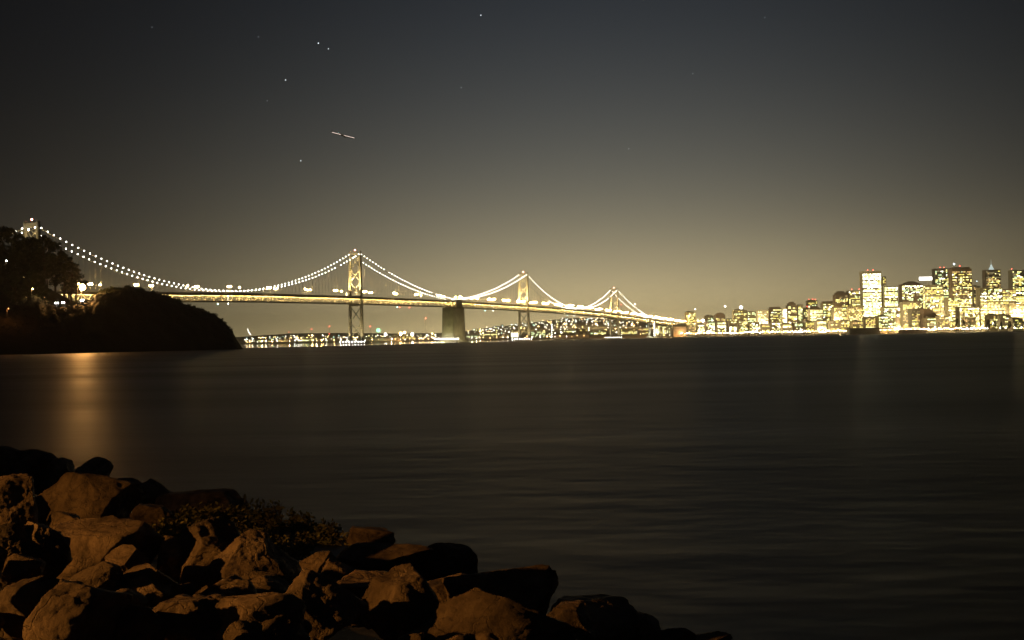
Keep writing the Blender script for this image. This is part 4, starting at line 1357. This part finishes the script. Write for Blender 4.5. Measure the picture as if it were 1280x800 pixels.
def rock(label, px, py, wpx, hpx, seed, dep=1.0, tilt=0.0, sub=5, peak=0.0, lift=None, cuts=11, ang=0.0, group="riprap boulders"):
    """an angular boulder: centre and size as the photo shows them, standing on the slope"""
    P, D = slope_hit(px, py + hpx * .25, wet=0.05)
    wv, hv = wpx * D / F, hpx * D / F
    c = at(px, py, D * 1.0)
    rnd_ = random.Random(seed)
    pls = []
    for i in range(cuts):
        n_ = Vector((rnd_.gauss(0, 1), rnd_.gauss(0, 1), rnd_.gauss(0, .8))).normalized()
        pls.append((n_, rnd_.uniform(.48, .80)))
    vs0, fs = ICO5 if sub == 5 else ICO4
    sd = Vector((seed * 7.31 % 97, seed * 3.7 % 53, seed * 1.9 % 31))
    vs = []
    for v in vs0:
        p = v.copy()
        for n_, d_ in pls:
            e_ = p.dot(n_) - d_
            if e_ > 0: p -= n_ * e_ * .97
        if peak and p.z > 0: p.x *= 1 - peak * p.z; p.y *= 1 - peak * p.z; p.z *= 1 + .35 * peak
        vs.append(p)
    mx = [max(abs(v[k_]) for v in vs) for k_ in range(3)]
    raw = [Vector((v.x / mx[0], v.y / mx[1], v.z / mx[2])) for v in vs]
    vs = []
    for p in raw:
        p = p.copy(); v = p.normalized()
        nn = noise.fractal(p * 1.5 + sd, 1.0, 2.0, 3) * .09 + noise.fractal(p * 5 + sd, .7, 2.1, 6) * .027
        rg = abs(noise.noise(p * 2.6 + sd * 2)); nn -= max(0, .05 - rg) * .4
        p += v * nn
        vs.append(p)
    mx = (1.0, 1.0, 1.0)
    dpt = (wv * .5 + hv * .5) * dep
    rt = Matrix.Rotation(tilt, 3, "Y") @ Matrix.Rotation(ang, 3, "Z")
    vs = [rt @ Vector((v.x / mx[0], v.y / mx[1], v.z / mx[2])) for v in vs]
    mx = [max(abs(v[k_]) for v in vs) for k_ in range(3)]
    vs = [Vector((v.x / mx[0] * wv / 2, v.y / mx[1] * dpt / 2, v.z / mx[2] * hv / 2)) for v in vs]
    # skew with the picture row so the seen width and height stay true, then lower the foot into the bank
    for v in vs:
        if v.z < 0: v.z *= 1.35
    me = bpy.data.meshes.new("boulder"); me.from_pydata([tuple(v) for v in vs], [], fs)
    me.materials.append(ROCK); me.polygons.foreach_set("use_smooth", [True] * len(me.polygons)); me.update()
    o = link("boulder", me, None, c + Vector((0, dpt * .15, 0)))
    tag(o, label, "boulder", group)
    return o


RK = [  # px, py, w, h, kwargs, label
    (0, 578, 44, 34, dict(), "dark boulder at the left edge, highest against the water"),
    (30, 592, 66, 50, dict(), "flat-topped dark boulder on the skyline of the bank, second from the left edge"),
    (70, 600, 46, 46, dict(), "dark boulder left of the glinting gap in the bank's skyline"),
    (113, 598, 50, 42, dict(), "dark round boulder right of the glinting gap in the bank's skyline"),
    (152, 618, 42, 34, dict(), "small dark boulder sloping down toward the water, right of the round one"),
    (182, 622, 72, 40, dict(tilt=.25), "dark wedge of rock descending to the long lit slab"),
    (100, 634, 130, 74, dict(seed=11), "broad dark hump of rock filling the upper left of the bank"),
    (10, 635, 80, 70, dict(), "big dark boulder at the left edge below the skyline rocks"),
    (188, 645, 46, 30, dict(peak=.4), "small pointed lit stone between the dark hump and the leafy shrubs"),
    (248, 636, 100, 36, dict(ang=.2), "long flat orange slab above the shrubs at the water side"),
    (128, 682, 122, 76, dict(seed=5, ang=.4), "large squarish boulder with a cracked orange left face"),
    (10, 692, 62, 62, dict(), "orange tinged boulder cut by the left edge of the picture"),
    (50, 694, 66, 70, dict(peak=.35, seed=31), "pointed boulder left of the large squarish one"),
    (158, 706, 52, 42, dict(), "small lit stone wedged below the large squarish boulder"),
    (214, 702, 52, 52, dict(seed=41), "lit stone at the left foot of the leafy shrubs"),
    (262, 700, 78, 84, dict(seed=43), "dark boulder between the shrubs and the tall pointed rock"),
    (318, 716, 112, 84, dict(peak=.62, seed=53, cuts=9), "tall pointed boulder with the brightest orange left face"),
    (182, 736, 66, 48, dict(tilt=-.4), "sloping lit stone under the small wedged one"),
    (120, 730, 70, 44, dict(), "dark low rock in shadow below the squarish boulder"),
    (40, 752, 110, 70, dict(), "black shadowed boulder above the streaked one at the lower left"),
    (80, 782, 120, 92, dict(tilt=-.5, seed=61, peak=.2), "boulder with a pale streaked left edge at the lower left"),
    (232, 786, 76, 64, dict(seed=67), "round-shouldered boulder lit on its left, on the bottom edge"),
    (170, 785, 70, 60, dict(), "dark stone between the streaked and the round-shouldered boulders"),
    (322, 780, 122, 72, dict(seed=71, ang=.5), "wide bumpy boulder directly under the tall pointed one"),
    (352, 794, 80, 44, dict(seed=73), "dark low stone in front of the wide bumpy boulder"),
    (402, 762, 112, 84, dict(seed=79, peak=.35), "ridge-backed boulder right of the wide bumpy one"),
    (398, 706, 60, 34, dict(), "small lit ledge stone right of the tall pointed boulder"),
    (462, 702, 132, 40, dict(seed=83), "long flat lit slab stretching right from the shrubs"),
    (462, 670, 54, 28, dict(seed=89), "speckled small boulder on the water's edge right of the shrubs"),
    (514, 704, 62, 44, dict(seed=97), "blocky lit stone at the end of the long flat slab"),
    (450, 745, 90, 60, dict(), "black shadowed rock below the long flat slab"),
    (502, 758, 92, 112, dict(seed=101, cuts=9), "tall smooth boulder with a curved pale left edge"),
    (560, 710, 62, 50, dict(), "dark rough stone on the water's edge right of the slab"),
    (620, 744, 134, 78, dict(seed=103, peak=.3, dep=.8), "big black hump with a lit peak against the water"),
    (560, 740, 80, 50, dict(), "dark saddle rock joining the curved boulder and the black hump"),
    (600, 792, 200, 96, dict(seed=107, ang=.3, dep=.7), "largest boulder, broad and mottled, on the bottom edge"),
    (668, 800, 34, 32, dict(peak=.3), "small bright stone at the right end of the largest boulder"),
    (712, 792, 90, 60, dict(), "black rock between the largest boulder and the last rise"),
    (744, 782, 108, 56, dict(seed=113, tilt=.2), "dark boulder with a lit left crest, last big one before the water"),
    (800, 792, 64, 50, dict(tilt=.3), "dark round end of the last big boulder"),
    (846, 802, 50, 26, dict(), "low stone at the bottom edge, second from the end"),
    (884, 803, 62, 22, dict(), "low flat stone at the bottom edge where the bank ends"),
]
for i, (px, py, w_, h_, kw, lb) in enumerate(RK):
    kw = dict(kw); sd = kw.pop("seed", 200 + i * 7)
    rock(lb, px, py, w_ * 1.2, h_ * 1.18, sd, **kw)
# small chinking stones that fill the gaps, and the bank beyond the frame
rnd = random.Random(55)
edge = [(-120, 560), (0, 600), (100, 622), (200, 650), (300, 672), (400, 686), (500, 715), (600, 745), (700, 782), (820, 815), (950, 850)]
for i in range(110):
    px = rnd.uniform(-110, 860); lo = lerp_tab(edge, px)
    py = rnd.uniform(lo, 880)
    w_ = rnd.uniform(34, 70)
    rock("small dark chinking stone in a gap between the bigger boulders", px, py + 14, w_, w_ * .7, 700 + i, sub=4, group="chinking stones")
for i in range(26):
    n_ = rnd.uniform(1, 9); s_ = rnd.choice((rnd.uniform(-12, -4), rnd.uniform(24, 32)))
    q = NS * n_ + NSL * s_; q.z = slope_z(q)
    if i == 0: pass
    kx, ky = (to_px(q) if q.y > 2 else (None, None))
    if kx is not None and -100 < kx < 1400 and ky < 830: continue

# shrubs between the rocks
def shrub(label, px, py, wpx, hpx, seed):
    P, D = slope_hit(px, py + hpx * .3)
    R_ = wpx * D / F / 2; H_ = hpx * D / F
    c = at(px, py + hpx * .5, D)
    rnd_ = random.Random(seed)
    o = thing("shrub", label, "shrub", c, 0, "leafy shrubs among the boulders")
    st = MB(); lf = MB()
    for k_ in range(46):
        a = rnd_.random() * 6.283; rr = R_ * math.sqrt(rnd_.random())
        b_ = Vector((rr * .7 * math.cos(a), rr * .7 * math.sin(a), -.05))
        t_ = Vector((rr * math.cos(a) * 1.05, rr * math.sin(a) * 1.05, H_ * rnd_.uniform(.55, 1.05)))
        st.tube([b_, (b_ + t_) / 2 + Vector((rnd_.gauss(0, .02), rnd_.gauss(0, .02), 0)), t_], .006, 4, 0, .003)
        for j in range(26):
            f_ = rnd_.uniform(.15, 1.0); p = b_.lerp(t_, f_) + Vector((rnd_.gauss(0, .035), rnd_.gauss(0, .035), rnd_.gauss(0, .02)))
            u = Vector((rnd_.gauss(0, 1), rnd_.gauss(0, 1), rnd_.gauss(.5, .7))).normalized(); v = u.orthogonal().normalized()
            s = rnd_.uniform(.016, .032) * (D / 10)
            lf.add([p, p + u * s + v * s * .45, p + u * s * 2, p + u * s - v * s * .45], [(0, 1, 2, 3)])
    st.build("stem", BARK, o); lf.build("foliage", SHRUBM, o)


for i, (px, py, w_, h_, lb) in enumerate(((214, 668, 52, 34, "low dark shrub at the left end of the leafy patch"), (243, 652, 54, 34, "yellowish shrub under the long flat orange slab"),
                                         (283, 655, 60, 42, "shrub with pale tips in the left middle of the leafy patch"), (322, 652, 64, 44, "tallest shrub, topping the middle of the leafy patch"),
                                         (300, 678, 70, 34, "dark shrub just above the tall pointed boulder's tip"), (360, 662, 60, 38, "shrub against the water right of the tallest one"),
                                         (392, 672, 62, 34, "shrub at the water side before the speckled boulder"), (356, 684, 76, 30, "dark shrub above the small lit ledge stone"), (424, 682, 60, 24, "lowest thin shrub at the right end of the leafy patch"))):
    shrub(lb, px, py, w_, h_, 900 + i)

# sodium street lamp that lights the bank, on the shore road to the left, out of the picture
sl = thing("street_lamp", "tall sodium street lamp on the shore road beside the bank, out of the picture", "street lamp", (-19.0, 3.5, 1.9))
mb = MB(); mb.tube([(0, 0, -.3), (0, 0, 4.2)], .09, 8, 0, .05); mb.bar((0, 0, 4.1), (1.2, 0, 4.4), .07); mb.build("post", DARKSTEEL, sl)
mb = MB(); mb.box((1.4, 0, 4.42), .6, .25, .12); mb.build("lamp_head", DARKSTEEL, sl)
lamp_in(sl, "bulb_lamp", (1.4, 0, 4.25), 8600, (1.0, .40, .07), .08, math.radians(100), (19.5, 6.5, -.3), 1.0)

# ------------------------------------------------------------------ night haze over the bay
hz = MB(); hz.box((0, 6000, 148), 22000, 15000, 305)
hm, hnt, hb = nodes_of("bay_haze"); hnt.nodes.remove(hb)
hv = hnt.nodes.new("ShaderNodeVolumePrincipled")
hv.inputs["Color"].default_value = (0.95, 0.93, 0.88, 1); hv.inputs["Density"].default_value = 7e-5; hv.inputs["Anisotropy"].default_value = 0.45
hnt.links.new(hv.outputs[0], hnt.nodes["Material Output"].inputs["Volume"])
ho = hz.build("haze", hm); ho["kind"] = "stuff"
